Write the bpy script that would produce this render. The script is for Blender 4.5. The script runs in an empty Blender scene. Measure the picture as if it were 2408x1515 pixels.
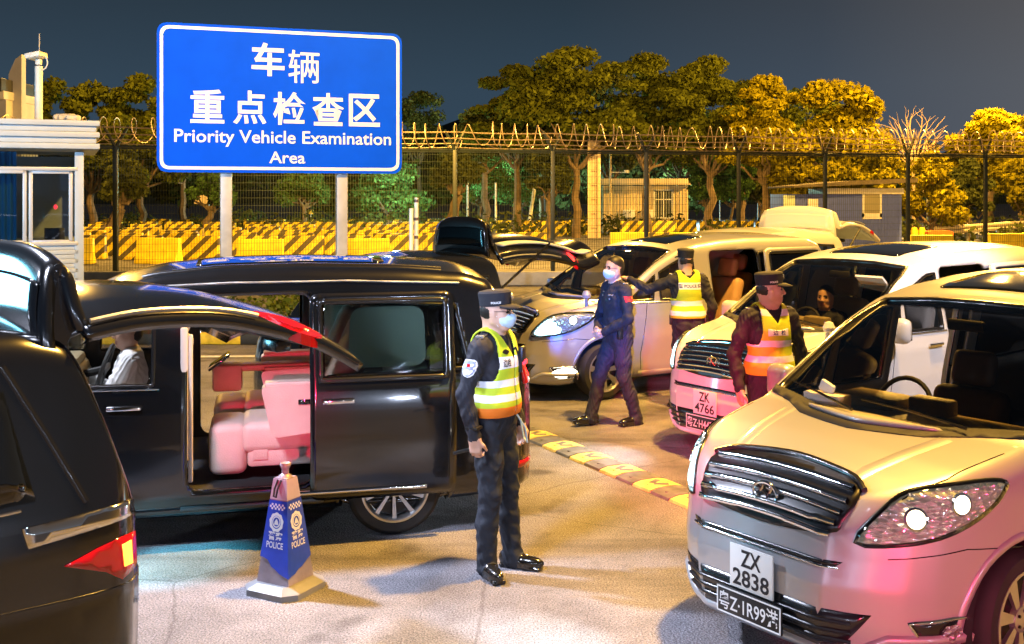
import bpy, bmesh, math, random
import numpy as np
from mathutils import Vector, Matrix
from mathutils.bvhtree import BVHTree
from mathutils.geometry import delaunay_2d_cdt
random.seed(7); np.random.seed(7)
SC = bpy.context.scene
COL = SC.collection
R = math.radians

# ------------------------------------------------------------------ camera
FPX, CX, HY, CAMH = 2500.0, 1204.0, 460.0, 2.39      # picture measured 2408 px wide
cam = bpy.data.cameras.new('camera'); camo = bpy.data.objects.new('camera', cam); COL.objects.link(camo)
camo.location = (0, 0, CAMH); camo.rotation_euler = (R(90), 0, 0)
cam.sensor_width = 36; cam.lens = 36*FPX/2408; cam.shift_y = -(757.5-HY)/2408
cam.clip_start = .1; cam.clip_end = 2000
SC.camera = camo

# ------------------------------------------------------------------ world: night sky, warm glow over the town on the right
w = bpy.data.worlds.new('World'); SC.world = w; w.use_nodes = True
nt = w.node_tree; nt.nodes.clear()
def wn(t, **k):
    n = nt.nodes.new(t)
    for a, b in k.items(): setattr(n, a, b)
    return n
tc = wn('ShaderNodeTexCoord'); sep = wn('ShaderNodeSeparateXYZ'); nt.links.new(tc.outputs['Generated'], sep.inputs[0])
rz = wn('ShaderNodeValToRGB'); rx = wn('ShaderNodeValToRGB'); mixn = wn('ShaderNodeMix', data_type='RGBA', blend_type='ADD')
nt.links.new(sep.outputs['Z'], rz.inputs[0])
e = rz.color_ramp.elements
e[0].position = 0.0; e[0].color = (.030, .057, .092, 1); e[1].position = .9; e[1].color = (.006, .009, .014, 1)
x = rz.color_ramp.elements.new(.10); x.color = (.030, .054, .082, 1)
x = rz.color_ramp.elements.new(.20); x.color = (.020, .033, .047, 1)
mr = wn('ShaderNodeMapRange'); mr.inputs[1].default_value = .05; mr.inputs[2].default_value = .50
nt.links.new(sep.outputs['X'], mr.inputs[0]); nt.links.new(mr.outputs[0], rx.inputs[0])
e = rx.color_ramp.elements
e[0].color = (0, 0, 0, 1); e[1].color = (.075, .054, .038, 1); x = rx.color_ramp.elements.new(.5); x.color = (.018, .012, .010, 1)
mixn.inputs[0].default_value = 1
nt.links.new(rz.outputs[0], mixn.inputs[6]); nt.links.new(rx.outputs[0], mixn.inputs[7])
bg = wn('ShaderNodeBackground'); bg.inputs[1].default_value = 1.05; wo = wn('ShaderNodeOutputWorld')
nt.links.new(mixn.outputs[2], bg.inputs[0]); nt.links.new(bg.outputs[0], wo.inputs[0])

SC.view_settings.view_transform = 'Standard'; SC.view_settings.look = 'None'
SC.view_settings.exposure = 0.05; SC.view_settings.gamma = 1
SC.cycles.use_denoising = True
SC.cycles.max_bounces = 8; SC.cycles.transparent_max_bounces = 16
SC.cycles.sample_clamp_indirect = 6; SC.cycles.caustics_reflective = False; SC.cycles.caustics_refractive = False

# ------------------------------------------------------------------ lamps of the yard and added fill lights (all stand outside the picture)
SODIUM, COOL, RED, BLUE = (1, .53, .085), (.74, .80, 1), (1, .02, .10), (.04, .16, 1)
def lamp(name, loc, watts, col, rad=.15, target=None, cone=None, blend=.6):
    L = bpy.data.lights.new(name, 'SPOT' if target else 'POINT'); o = bpy.data.objects.new(name, L); COL.objects.link(o)
    L.energy = watts; L.color = col; L.shadow_soft_size = rad; o.location = loc
    if target:
        d = Vector(target)-Vector(loc); o.rotation_euler = d.to_track_quat('-Z', 'Y').to_euler()
        L.spot_size = R(cone); L.spot_blend = blend
    return o
# sodium street lamps on tall masts, with added spots marked below
lamp('sodium_light', (3.4, 8.0, 11), 16500, SODIUM, .25)
lamp('sodium_light', (8, 17, 11), 9000, SODIUM, .25, (7, 13.5, 0), 70, .5)
lamp('flood_and_fill_light', (-2.2, -4, 4.0), 5200, (.55, .68, 1), .15, (.95, 12.7, .8), 10.5, .6)  # added cool spot tinting the far silver van blue
lamp('sodium_light', (19, 44, 12), 46000, SODIUM, .3)
lamp('sodium_light', (29, 62, 12), 60000, SODIUM, .3)
lamp('sodium_light', (2, 42, 12), 15000, SODIUM, .3)
lamp('sodium_light', (-4, 26, 8.6), 25000, SODIUM, .3, (-5, 45, 0), 84, .5)  # added unseen spot aimed to brighten the stored barriers
lamp('sodium_light', (12, 30, 9.5), 16000, SODIUM, .3, (13, 62, 1), 60, .5)
lamp('sodium_light', (-22, 50, 12), 14000, SODIUM, .3)
# white floodlights from the left, with added fill spots among them
lamp('flood_and_fill_light', (-6.5, 8.8, 7.5), 11500, COOL, .3, (-1.9, 5.9, 0), 44, .9)
lamp('flood_and_fill_light', (-4.2, .8, 8.5), 5500, COOL, .9, (-1.6, 7.0, 0), 38, .9)  # added soft fill for the ground beside the long black van
lamp('flood_and_fill_light', (-6.0, 2.0, 5.0), 2400, (.5, .68, 1), .2, (-8.2, 17.6, 3.2), 17, .6)  # added bluish spot for the booth alone
lamp('flood_and_fill_light', (7.5, 3.5, 8.5), 8500, (.85, .82, 1), .3, (4.3, 10.2, .9), 18, .7)  # added cool spot so the pearl van's side reads lit
lamp('flood_and_fill_light', (-5.5, -3, 6.0), 9000, (.7, .8, 1), .2, (-3, 18.5, 4.3), 22, .5)  # added spot brightening the blue sign
lamp('flood_and_fill_light', (-9.9, 9.15, 2.1), 1500, (.22, .72, 1), 1.3)  # added cyan source, placed and sized to mirror in the left spoiler
lamp('flood_and_fill_light', (-9.5, 6.0, 4.5), 700, COOL, .3)
# added cool fill lamps behind the camera, low over the road
for (x, y, p) in ((-4.5, -5.5, 420), (-1.5, -6.5, 420), (4.5, -6.0, 420), (7.5, -3.0, 220)):
    lamp('low_fill_light', (x, y, 1.5), p, (.66, .76, 1), .14)
# cold lamps among the trees beyond the fence
lamp('park_light', (-3, 74, 4.5), 11000, (.55, 1, .75), .2)
lamp('park_light', (-7, 62, 3.5), 1800, (.55, 1, .75), .2)
lamp('park_light', (14, 86, 5), 22000, (.5, .95, 1), .2)
# patrol car beacon light, made by added narrow spots aimed at single targets
lamp('beacon_fill_spot', (2.3, -1.5, 1.2), 2300, RED, .06, (2.2, 5.15, .42), 14, .25)
lamp('cyan_pool_spot', (-2.75, 6.25, 1.5), 420, (.1, .75, 1), .03, (-2.2, 6.85, 0), 34, .8)  # added unseen spot making the cyan pool on the ground
lamp('beacon_fill_spot', (-1.15, -1.5, 2.9), 15000, RED, .08, (1.62, 9.6, .45), 10.5, .35)
lamp('beacon_fill_spot', (-.4, -3.6, 2.2), 3600, RED, .08, (-1.72, 8.1, .8), 6.5, .6)
lamp('beacon_fill_spot', (-.6, -3.5, 2.2), 22000, BLUE, .08, (.98, 11.6, 1.05), 5.5, .8)
lamp('beacon_fill_spot', (.9, -2.2, 2.3), 1900, (1, .12, .12), .08, (2.05, 8.3, 1.58), 4.5, .6)  # added weak red spot for the right-hand officer's face alone
# ------------------------------------------------------------------ materials
def nodes(m): return m.node_tree.nodes, m.node_tree.links
def mat(name, col, rough=.5, metal=0., var=0., vscale=8., bump=0., bscale=60., coat=0., emis=None, estr=0., spec=.5, trans=None, rvar=0.):
    m = bpy.data.materials.new(name); m.use_nodes = True
    N, L = nodes(m); b = N['Principled BSDF']
    b.inputs['Base Color'].default_value = (*col, 1); b.inputs['Roughness'].default_value = rough
    b.inputs['Metallic'].default_value = metal; b.inputs['Coat Weight'].default_value = coat
    b.inputs['Coat Roughness'].default_value = .04; b.inputs['Specular IOR Level'].default_value = spec
    if emis: b.inputs['Emission Color'].default_value = (*emis, 1); b.inputs['Emission Strength'].default_value = estr
    if var or bump or rvar:
        t = N.new('ShaderNodeTexCoord'); n = N.new('ShaderNodeTexNoise'); n.inputs['Scale'].default_value = vscale
        n.inputs['Detail'].default_value = 6; L.new(t.outputs['Object'], n.inputs['Vector'])
        if var:
            r = N.new('ShaderNodeValToRGB'); r.color_ramp.elements[0].position = .3; r.color_ramp.elements[1].position = .7
            r.color_ramp.elements[0].color = (*[c*(1-var) for c in col], 1); r.color_ramp.elements[1].color = (*[min(1, c*(1+var)) for c in col], 1)
            L.new(n.outputs['Fac'], r.inputs[0]); L.new(r.outputs[0], b.inputs['Base Color'])
        if rvar:
            q = N.new('ShaderNodeMapRange'); q.inputs[3].default_value = max(0, rough-rvar); q.inputs[4].default_value = rough+rvar
            q.inputs[1].default_value = .3; q.inputs[2].default_value = .7
            L.new(n.outputs['Fac'], q.inputs[0]); L.new(q.outputs[0], b.inputs['Roughness'])
        if bump:
            n2 = N.new('ShaderNodeTexNoise'); n2.inputs['Scale'].default_value = bscale; n2.inputs['Detail'].default_value = 4
            L.new(t.outputs['Object'], n2.inputs['Vector'])
            bp = N.new('ShaderNodeBump'); bp.inputs['Strength'].default_value = bump; bp.inputs['Distance'].default_value = .02
            L.new(n2.outputs['Fac'], bp.inputs['Height']); L.new(bp.outputs[0], b.inputs['Normal'])
    return m
def glass(name, tint, refl=1.0, rough=.02):
    m = bpy.data.materials.new(name); m.use_nodes = True; N, L = nodes(m); N.clear()
    o = N.new('ShaderNodeOutputMaterial'); mx = N.new('ShaderNodeMixShader'); t = N.new('ShaderNodeBsdfTransparent'); g = N.new('ShaderNodeBsdfGlossy')
    f = N.new('ShaderNodeFresnel'); f.inputs[0].default_value = 1.5
    k = N.new('ShaderNodeMath'); k.operation = 'MULTIPLY'; k.inputs[1].default_value = refl
    t.inputs[0].default_value = (*tint, 1); g.inputs['Roughness'].default_value = rough
    L.new(f.outputs[0], k.inputs[0]); L.new(k.outputs[0], mx.inputs[0]); L.new(t.outputs[0], mx.inputs[1]); L.new(g.outputs[0], mx.inputs[2]); L.new(mx.outputs[0], o.inputs[0])
    return m
def emit(name, col, s): return mat(name, col, .4, emis=col, estr=s)
def pattern(name, cols, fn, rough=.5, **k):
    """two colours chosen by fn(N, L, objectcoords) -> socket 0/1"""
    m = mat(name, cols[0], rough, **k); N, L = nodes(m); b = N['Principled BSDF']
    t = N.new('ShaderNodeTexCoord'); s = fn(N, L, t.outputs['Object'])
    noi = N.new('ShaderNodeTexNoise'); noi.inputs['Scale'].default_value = 9; noi.inputs['Detail'].default_value = 6; L.new(t.outputs['Object'], noi.inputs['Vector'])
    mx = N.new('ShaderNodeMix'); mx.data_type = 'RGBA'; mx.inputs[6].default_value = (*cols[0], 1); mx.inputs[7].default_value = (*cols[1], 1)
    L.new(s, mx.inputs[0])
    dm = N.new('ShaderNodeMix'); dm.data_type = 'RGBA'; dm.blend_type = 'MULTIPLY'; dm.inputs[0].default_value = 1
    r = N.new('ShaderNodeValToRGB'); r.color_ramp.elements[0].position = .32; r.color_ramp.elements[0].color = (.62, .6, .56, 1); r.color_ramp.elements[1].position = .6; r.color_ramp.elements[1].color = (1, 1, 1, 1)
    L.new(noi.outputs['Fac'], r.inputs[0]); L.new(mx.outputs[2], dm.inputs[6]); L.new(r.outputs[0], dm.inputs[7]); L.new(dm.outputs[2], b.inputs['Base Color'])
    return m
def mth(N, L, op, a, b=None):
    n = N.new('ShaderNodeMath'); n.operation = op
    for i, v in enumerate((a, b)):
        if v is None: continue
        if isinstance(v, (int, float)): n.inputs[i].default_value = v
        else: L.new(v, n.inputs[i])
    return n.outputs[0]

# ------------------------------------------------------------------ object helpers
def tag(o, label=None, cat=None, group=None, kind=None):
    if label: o['label'] = label
    if cat: o['category'] = cat
    if group: o['group'] = group
    if kind: o['kind'] = kind
    return o
def thing(name, label, cat, loc=(0, 0, 0), rz=0, group=None):
    o = bpy.data.objects.new(name, None); COL.objects.link(o); o.empty_display_size = .1
    o.location = loc; o.rotation_euler = (0, 0, rz)
    return tag(o, label, cat, group)
def mobj(name, verts, faces, mats, parent=None, smooth=False, mi=None):
    me = bpy.data.meshes.new(name)
    me.from_pydata([tuple(v) for v in verts], [], [tuple(f) for f in faces])
    for m in (mats if isinstance(mats, (list, tuple)) else [mats]): me.materials.append(m)
    if mi is not None: me.polygons.foreach_set('material_index', np.asarray(mi, dtype=np.int32))
    if smooth: me.polygons.foreach_set('use_smooth', np.ones(len(me.polygons), dtype=bool))
    me.update()
    o = bpy.data.objects.new(name, me); COL.objects.link(o)
    if parent: o.parent = parent
    return o
def kids(o): return [c for c in bpy.data.objects if c.parent == o]
def copy_tree(o, parent=None):
    c = o.copy(); COL.objects.link(c)
    if parent is not None: c.parent = parent
    for ch in list(o.children): copy_tree(ch, c)
    return c
class MB:
    """collects shapes into one mesh object"""
    def __init__(s): s.v = []; s.f = []; s.m = []; s.sm = []
    def add(s, verts, faces, mi=0, smooth=False):
        k = len(s.v); s.v += [tuple(v) for v in verts]; s.f += [tuple(i+k for i in f) for f in faces]
        s.m += [mi]*len(faces); s.sm += [smooth]*len(faces); return s
    def box(s, c, d, bev=0., seg=2, rot=None, mi=0, taper=None, smooth=False):
        bm = bmesh.new(); bmesh.ops.create_cube(bm, size=1)
        for v in bm.verts:
            if taper and v.co.z > 0: v.co.x *= taper[0]; v.co.y *= taper[1]
            v.co = Vector((v.co.x*d[0], v.co.y*d[1], v.co.z*d[2]))
        if bev: bmesh.ops.bevel(bm, geom=bm.edges[:], offset=bev, segments=seg, profile=.5, affect='EDGES')
        M = Matrix.Translation(c) @ (rot.to_4x4() if rot is not None else Matrix())
        bm.verts.index_update()
        s.add([M @ v.co for v in bm.verts], [[v.index for v in f.verts] for f in bm.faces], mi, smooth or bev > 0); bm.free(); return s
    def tube(s, pts, r, n=8, mi=0, cap=True, closed=False):
        pts = [Vector(p) for p in pts]; rs = r if isinstance(r, (list, tuple)) else [r]*len(pts)
        V = []; F = []; up = None
        for i, p in enumerate(pts):
            a = pts[i-1] if (i > 0 or closed) else p; b = pts[(i+1) % len(pts)] if (i < len(pts)-1 or closed) else p
            t = (b-a).normalized()
            if up is None: up = t.orthogonal().normalized()
            u = (up-t*up.dot(t)); u = u.normalized() if u.length > 1e-6 else t.orthogonal().normalized(); up = u; q = t.cross(u)
            for k in range(n):
                an = 2*math.pi*k/n; V.append(p+(u*math.cos(an)+q*math.sin(an))*rs[i])
        m = len(pts)
        for i in range(m if closed else m-1):
            j = (i+1) % m
            for k in range(n): F.append((i*n+k, i*n+(k+1) % n, j*n+(k+1) % n, j*n+k))
        if cap and not closed: F.append(tuple(range(n))[::-1]); F.append(tuple(range((m-1)*n, m*n)))
        return s.add(V, F, mi, True)
    def cyl(s, c, r, h, n=24, mi=0, axis='z', r2=None):
        d = {'z': Vector((0, 0, 1)), 'y': Vector((0, 1, 0)), 'x': Vector((1, 0, 0))}[axis]; c = Vector(c)
        return s.tube([c-d*h/2, c+d*h/2], [r, r if r2 is None else r2], n, mi)
    def lathe(s, prof, n=32, M=None, mi=0, smooth=True):
        V = []; F = []
        for (r, z) in prof:
            for k in range(n):
                a = 2*math.pi*k/n; v = Vector((r*math.cos(a), r*math.sin(a), z)); V.append(M @ v if M else v)
        for i in range(len(prof)-1):
            for k in range(n): F.append((i*n+k, i*n+(k+1) % n, (i+1)*n+(k+1) % n, (i+1)*n+k))
        return s.add(V, F, mi, smooth)
    def prism(s, poly, d0, d1, plane='xz', mi=0):
        n = len(poly)
        def P(a, b, d): return {'xz': (a, d, b), 'xy': (a, b, d), 'yz': (d, a, b)}[plane]
        V = [P(a, b, d0) for a, b in poly]+[P(a, b, d1) for a, b in poly]
        F = [tuple(range(n)), tuple(range(2*n-1, n-1, -1))]+[(i, i+n, (i+1) % n+n, (i+1) % n) for i in range(n)]
        return s.add(V, F, mi)
    def build(s, name, mats, parent=None, smooth=None):
        me = bpy.data.meshes.new(name); me.from_pydata(s.v, [], s.f)
        for m in (mats if isinstance(mats, (list, tuple)) else [mats]): me.materials.append(m)
        me.polygons.foreach_set('material_index', np.array(s.m, dtype=np.int32))
        me.polygons.foreach_set('use_smooth', np.array([True]*len(s.f) if smooth else s.sm, dtype=bool)); me.update()
        bm = bmesh.new(); bm.from_mesh(me); bmesh.ops.recalc_face_normals(bm, faces=bm.faces[:])
        for e in bm.edges:
            if len(e.link_faces) == 2 and e.calc_face_angle(0) > R(38): e.smooth = False
        bm.to_mesh(me); bm.free()
        o = bpy.data.objects.new(name, me); COL.objects.link(o)
        if parent: o.parent = parent
        return o
def text_geo(s, size, bold=0., align='CENTER', space=1., res=3):
    """flat letters as (verts2d, faces), centred"""
    c = bpy.data.curves.new('t', 'FONT'); c.body = s; c.size = size; c.offset = bold*size; c.resolution_u = res; c.space_character = space
    c.align_x = align; c.align_y = 'CENTER'; c.fill_mode = 'FRONT'
    o = bpy.data.objects.new('t', c); COL.objects.link(o)
    dg = bpy.context.evaluated_depsgraph_get(); me = bpy.data.meshes.new_from_object(o.evaluated_get(dg))
    V = [(v.co.x, v.co.y) for v in me.vertices]; F = [tuple(p.vertices) for p in me.polygons]
    bpy.data.objects.remove(o); bpy.data.curves.remove(c); bpy.data.meshes.remove(me)
    return V, F
def text_box(V):
    a = np.array(V); return a.min(0), a.max(0)
def fit_text(s, w, h, bold=0.02, **k):
    V, F = text_geo(s, 1., bold, **k); lo, hi = text_box(V); c = (lo+hi)/2
    return [((x-c[0])*w/(hi[0]-lo[0]), (y-c[1])*h/(hi[1]-lo[1])) for x, y in V], F
def place2d(V, O, U, W): 
    O = Vector(O); U = Vector(U); W = Vector(W); return [O+U*x+W*y for x, y in V]
def at(x, y, Y): return Vector(((x-CX)/FPX*Y, Y, CAMH-(y-HY)/FPX*Y))
def onground(x, y, h=0.):
    Y = FPX*(CAMH-h)/(y-HY); return Vector(((x-CX)/FPX*Y, Y, h))
def interp(xs, ys, x): return np.interp(x, xs, ys)
def smooth_poly(pts, n=6, closed=True):
    """Catmull-Rom through 2D points"""
    P = [np.array(p, float) for p in pts]; out = []; m = len(P)
    for i in range(m if closed else m-1):
        p0 = P[(i-1) % m] if closed or i > 0 else P[i]; p1 = P[i]; p2 = P[(i+1) % m]; p3 = P[(i+2) % m] if closed or i+2 < m else p2
        for k in range(n):
            t = k/n; out.append(tuple(.5*((2*p1)+(-p0+p2)*t+(2*p0-5*p1+4*p2-p3)*t*t+(-p0+3*p1-3*p2+p3)*t**3)))
    if not closed: out.append(tuple(P[-1]))
    return out
def round_poly(pts, r, n=5):
    out = []; m = len(pts)
    for i in range(m):
        p = Vector(pts[i]).to_2d() if len(pts[i]) > 2 else Vector(pts[i]); a = Vector(pts[i-1])-p; b = Vector(pts[(i+1) % m])-p
        rr = min(r, a.length*.45, b.length*.45); A = p+a.normalized()*rr; B = p+b.normalized()*rr
        for k in range(n+1):
            t = k/n; out.append(tuple(A*(1-t)**2+p*2*t*(1-t)+B*t*t))
    return out
# ================================================================== SETTING
def asphalt():
    m = mat('asphalt', (.2, .19, .185), .78, spec=.35); N, L = nodes(m); b = N['Principled BSDF']
    t = N.new('ShaderNodeTexCoord')
    def noise(sc, det=5, ro=.6):
        n = N.new('ShaderNodeTexNoise'); n.inputs['Scale'].default_value = sc; n.inputs['Detail'].default_value = det; n.inputs['Roughness'].default_value = ro
        L.new(t.outputs['Object'], n.inputs['Vector']); return n.outputs['Fac']
    fine = N.new('ShaderNodeTexVoronoi'); fine.inputs['Scale'].default_value = 75; L.new(t.outputs['Object'], fine.inputs['Vector'])
    r1 = N.new('ShaderNodeValToRGB'); r1.color_ramp.elements[0].color = (.060, .059, .066, 1); r1.color_ramp.elements[1].color = (.40, .385, .425, 1)
    r1.color_ramp.elements[0].position = .36; r1.color_ramp.elements[1].position = .66
    L.new(noise(95, 3, .75), r1.inputs[0])
    r2 = N.new('ShaderNodeValToRGB'); r2.color_ramp.elements[0].color = (.42, .41, .41, 1); r2.color_ramp.elements[1].color = (1, 1, 1, 1)
    r2.color_ramp.elements[0].position = .32; r2.color_ramp.elements[1].position = .62; L.new(noise(.9, 8, .65), r2.inputs[0])
    mx = N.new('ShaderNodeMix'); mx.data_type = 'RGBA'; mx.blend_type = 'MULTIPLY'; mx.inputs[0].default_value = 1
    L.new(r1.outputs[0], mx.inputs[6]); L.new(r2.outputs[0], mx.inputs[7]); L.new(mx.outputs[2], b.inputs['Base Color'])
    def mulby(sock, fac, p0, p1, dark):
        rr = N.new('ShaderNodeValToRGB'); rr.color_ramp.elements[0].position = p0; rr.color_ramp.elements[1].position = p1; rr.color_ramp.elements[0].color = (1, 1, 1, 1); rr.color_ramp.elements[1].color = (*dark, 1); L.new(fac, rr.inputs[0])
        q = N.new('ShaderNodeMix'); q.data_type = 'RGBA'; q.blend_type = 'MULTIPLY'; q.inputs[0].default_value = 1; L.new(sock, q.inputs[6]); L.new(rr.outputs[0], q.inputs[7]); return q.outputs[2]
    out = mulby(mx.outputs[2], noise(1.7, 3, .5), .60, .70, (.5, .48, .47))
    mp = N.new('ShaderNodeMapping'); mp.inputs['Rotation'].default_value = (0, 0, R(-14)); mp.inputs['Scale'].default_value = (.16, 2.6, 1); L.new(t.outputs['Object'], mp.inputs[0])
    st = N.new('ShaderNodeTexNoise'); st.inputs['Scale'].default_value = 1; st.inputs['Detail'].default_value = 3; L.new(mp.outputs[0], st.inputs['Vector']); out = mulby(out, st.outputs['Fac'], .52, .66, (.66, .65, .65))
    ck = N.new('ShaderNodeTexVoronoi'); ck.feature = 'DISTANCE_TO_EDGE'; ck.inputs['Scale'].default_value = .42; wp = N.new('ShaderNodeMix'); wp.data_type = 'VECTOR'; wp.inputs[0].default_value = .12
    wn_ = N.new('ShaderNodeTexNoise'); wn_.inputs['Scale'].default_value = 2.2; wn_.inputs['Detail'].default_value = 6; L.new(t.outputs['Object'], wn_.inputs['Vector']); L.new(t.outputs['Object'], wp.inputs[4]); L.new(wn_.outputs['Color'], wp.inputs[5]); L.new(wp.outputs[1], ck.inputs['Vector'])
    inv = N.new('ShaderNodeMapRange'); inv.inputs[1].default_value = 0; inv.inputs[2].default_value = .006; inv.inputs[3].default_value = 1; inv.inputs[4].default_value = 0; L.new(ck.outputs['Distance'], inv.inputs[0]); out = mulby(out, inv.outputs[0], .2, .9, (.66, .65, .64))
    L.new(out, b.inputs['Base Color'])
    bp = N.new('ShaderNodeBump'); bp.inputs['Strength'].default_value = .55; bp.inputs['Distance'].default_value = .012
    L.new(fine.outputs['Distance'], bp.inputs['Height']); L.new(bp.outputs[0], b.inputs['Normal'])
    return m
M = {}
M['asphalt'] = asphalt()
M['white_line'] = mat('worn_white_paint', (.7, .7, .68), .6, var=.25, vscale=14)
M['black_paint'] = mat('black_plastic', (.012, .012, .013), .35)
M['rubber'] = mat('black_rubber', (.018, .018, .018), .7, var=.3)
M['steel'] = mat('galvanised_steel', (.42, .43, .45), .42, .85, var=.12, rvar=.12)
M['post_grey'] = mat('grey_painted_post', (.5, .51, .54), .45, .2, var=.12, vscale=5)
M['white_metal'] = mat('white_painted_metal', (.74, .74, .74), .4, var=.08)
M['concrete'] = mat('pale_concrete', (.46, .45, .42), .85, var=.22, vscale=3, bump=.2)
g = mobj('ground', [(-300, -60, 0), (300, -60, 0), (300, 600, 0), (-300, 600, 0)], [(0, 1, 2, 3)], M['asphalt']); tag(g, kind='structure')
def strip_quad(name, a, b, wd, m, z=.004):
    a = Vector((*a, z)); b = Vector((*b, z)); d = (b-a).normalized(); n = Vector((-d.y, d.x, 0))*wd/2
    o = mobj(name, [a-n, b-n, b+n, a+n], [(0, 1, 2, 3)], m); return tag(o, kind='structure')
strip_quad('road_marking', (-9, 15.6), (2, 16.0), .16, M['white_line'])
strip_quad('road_marking', (.8, 13.9), (7, 16.2), .13, M['white_line'])

# far ridge
rp = []
for i in range(60):
    x = -190+i*6.5; rp.append((x, 9+7*math.sin(i*.21+1)+4*math.sin(i*.53)+random.random()*1.6))
hv = [(x, 300, 0) for x, z in rp]+[(x, 320, z+9) for x, z in rp]+[(x, 350, 0) for x, z in rp]; n = 60
hf = [(i, i+1, n+i+1, n+i) for i in range(n-1)]+[(n+i, n+i+1, 2*n+i+1, 2*n+i) for i in range(n-1)]
tag(mobj('hills', hv, hf, mat('wooded_hill', (.03, .045, .035), .95, var=.4, vscale=.2), smooth=True), kind='structure')

# ---------------------------------------------------------------- kerb of the booth island + hedge
M['yellow'] = mat('yellow_road_paint', (.75, .42, .02), .55, var=.2, vscale=6)
M['kerb'] = pattern('yellow_and_black_kerb_paint', [(.78, .56, .03), (.025, .027, .035)], lambda N, L, o: mth(N, L, 'GREATER_THAN', mth(N, L, 'FRACT', mth(N, L, 'MULTIPLY', (lambda s: (L.new(o, s.inputs[0]), s.outputs['X'])[1])(N.new('ShaderNodeSeparateXYZ')), .575)), .5), .6)
mb = MB()
mb.box((-7.0, 17.12, .09), (12.5, .22, .18), .03)
tag(mb.build('kerb', M['kerb']), kind='structure')
tag(MB().box((-7.0, 18.7, .07), (12.5, 2.9, .14)).build('planting_bed', mat('dark_soil', (.05, .04, .03), .95, var=.4)), kind='structure')
tag(MB().box((1, 28.4, .18), (34, .3, .36), .03).build('kerb_wall', M['concrete']), kind='structure')

def leaf_mat(name, col, var=.5, trans=.35, hue=None):
    m = bpy.data.materials.new(name); m.use_nodes = True; N, L = nodes(m); N.clear()
    o = N.new('ShaderNodeOutputMaterial'); d = N.new('ShaderNodeBsdfDiffuse'); t = N.new('ShaderNodeBsdfTranslucent'); mx = N.new('ShaderNodeMixShader')
    gi = N.new('ShaderNodeNewGeometry'); r = N.new('ShaderNodeValToRGB')
    r.color_ramp.elements[0].color = (*[c*(1-var) for c in col], 1); r.color_ramp.elements[1].color = (*(hue or [c*(1+var) for c in col]), 1)
    L.new(gi.outputs['Random Per Island'], r.inputs[0]); L.new(r.outputs[0], d.inputs[0]); L.new(r.outputs[0], t.inputs[0])
    mx.inputs[0].default_value = trans; L.new(d.outputs[0], mx.inputs[1]); L.new(t.outputs[0], mx.inputs[2]); L.new(mx.outputs[0], o.inputs[0]); return m
M['leaf_olive'] = leaf_mat('olive_leaves', (.075, .088, .012), .5)
M['leaf_dark'] = leaf_mat('dark_leaves', (.06, .07, .02), .5)
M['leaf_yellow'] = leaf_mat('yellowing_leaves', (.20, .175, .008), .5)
M['leaf_green'] = leaf_mat('green_leaves', (.07, .14, .04), .5)
M['bark'] = mat('rough_bark', (.12, .085, .055), .9, var=.4, vscale=3, bump=.5, bscale=12)
def leaves(cent, rad, n, size, flat=1., rng=None, droop=.0):
    """n leaf-clump quads spread through ellipsoids: cent (k,3), rad (k,3)"""
    rng = rng or np.random.default_rng(1); k = len(cent)
    vol = np.prod(rad, axis=1)**(2/3); idx = rng.choice(k, n, p=vol/vol.sum())
    u = rng.normal(size=(n, 3)); u /= np.linalg.norm(u, axis=1)[:, None]; rr = rng.random(n)**.42
    c = cent[idx]+u*rr[:, None]*rad[idx]
    nrm = u*.6+rng.normal(size=(n, 3))*.55; nrm[:, 2] = nrm[:, 2]*1.0+.35*flat; nrm /= np.linalg.norm(nrm, axis=1)[:, None]
    a = np.cross(nrm, rng.normal(size=(n, 3))); a /= np.linalg.norm(a, axis=1)[:, None]; b = np.cross(nrm, a)
    s = size*(.55+.9*rng.random(n))[:, None]; a = a*s; b = b*s*(.45+.3*rng.random(n))[:, None]
    V = np.stack([c-a, c-b*.9+a*.1, c+a*1.05-nrm*s*droop, c+b*.9+a*.1], 1).reshape(-1, 3)
    F = np.arange(n*4).reshape(n, 4); return V, F
def np_obj(name, V, F, m, parent=None):
    me = bpy.data.meshes.new(name); nv = len(V); nf = len(F); kk = F.shape[1]
    me.vertices.add(nv); me.vertices.foreach_set('co', np.asarray(V, np.float32).ravel()); me.loops.add(nf*kk)
    me.loops.foreach_set('vertex_index', F.astype(np.int32).ravel()); me.polygons.add(nf)
    me.polygons.foreach_set('loop_start', np.arange(0, nf*kk, kk, dtype=np.int32)); me.materials.append(m); me.update(calc_edges=True); me.validate()
    o = bpy.data.objects.new(name, me); COL.objects.link(o)
    if parent: o.parent = parent
    return o
rng = np.random.default_rng(3)
hc = np.array([(x, 18.3+rng.normal()*.25, .4) for x in np.arange(-13, -.9, .35)]); hr = np.tile([.42, .62, .36], (len(hc), 1))*(.85+.3*rng.random((len(hc), 1)))
tag(np_obj('clipped_hedge', *leaves(hc, hr, 9000, .055, rng=rng), leaf_mat('hedge_leaves', (.07, .13, .025), .5, hue=(.2, .24, .05))), 'low clipped green hedge on the kerbed island, seen through the open doors', 'hedge')

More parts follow.
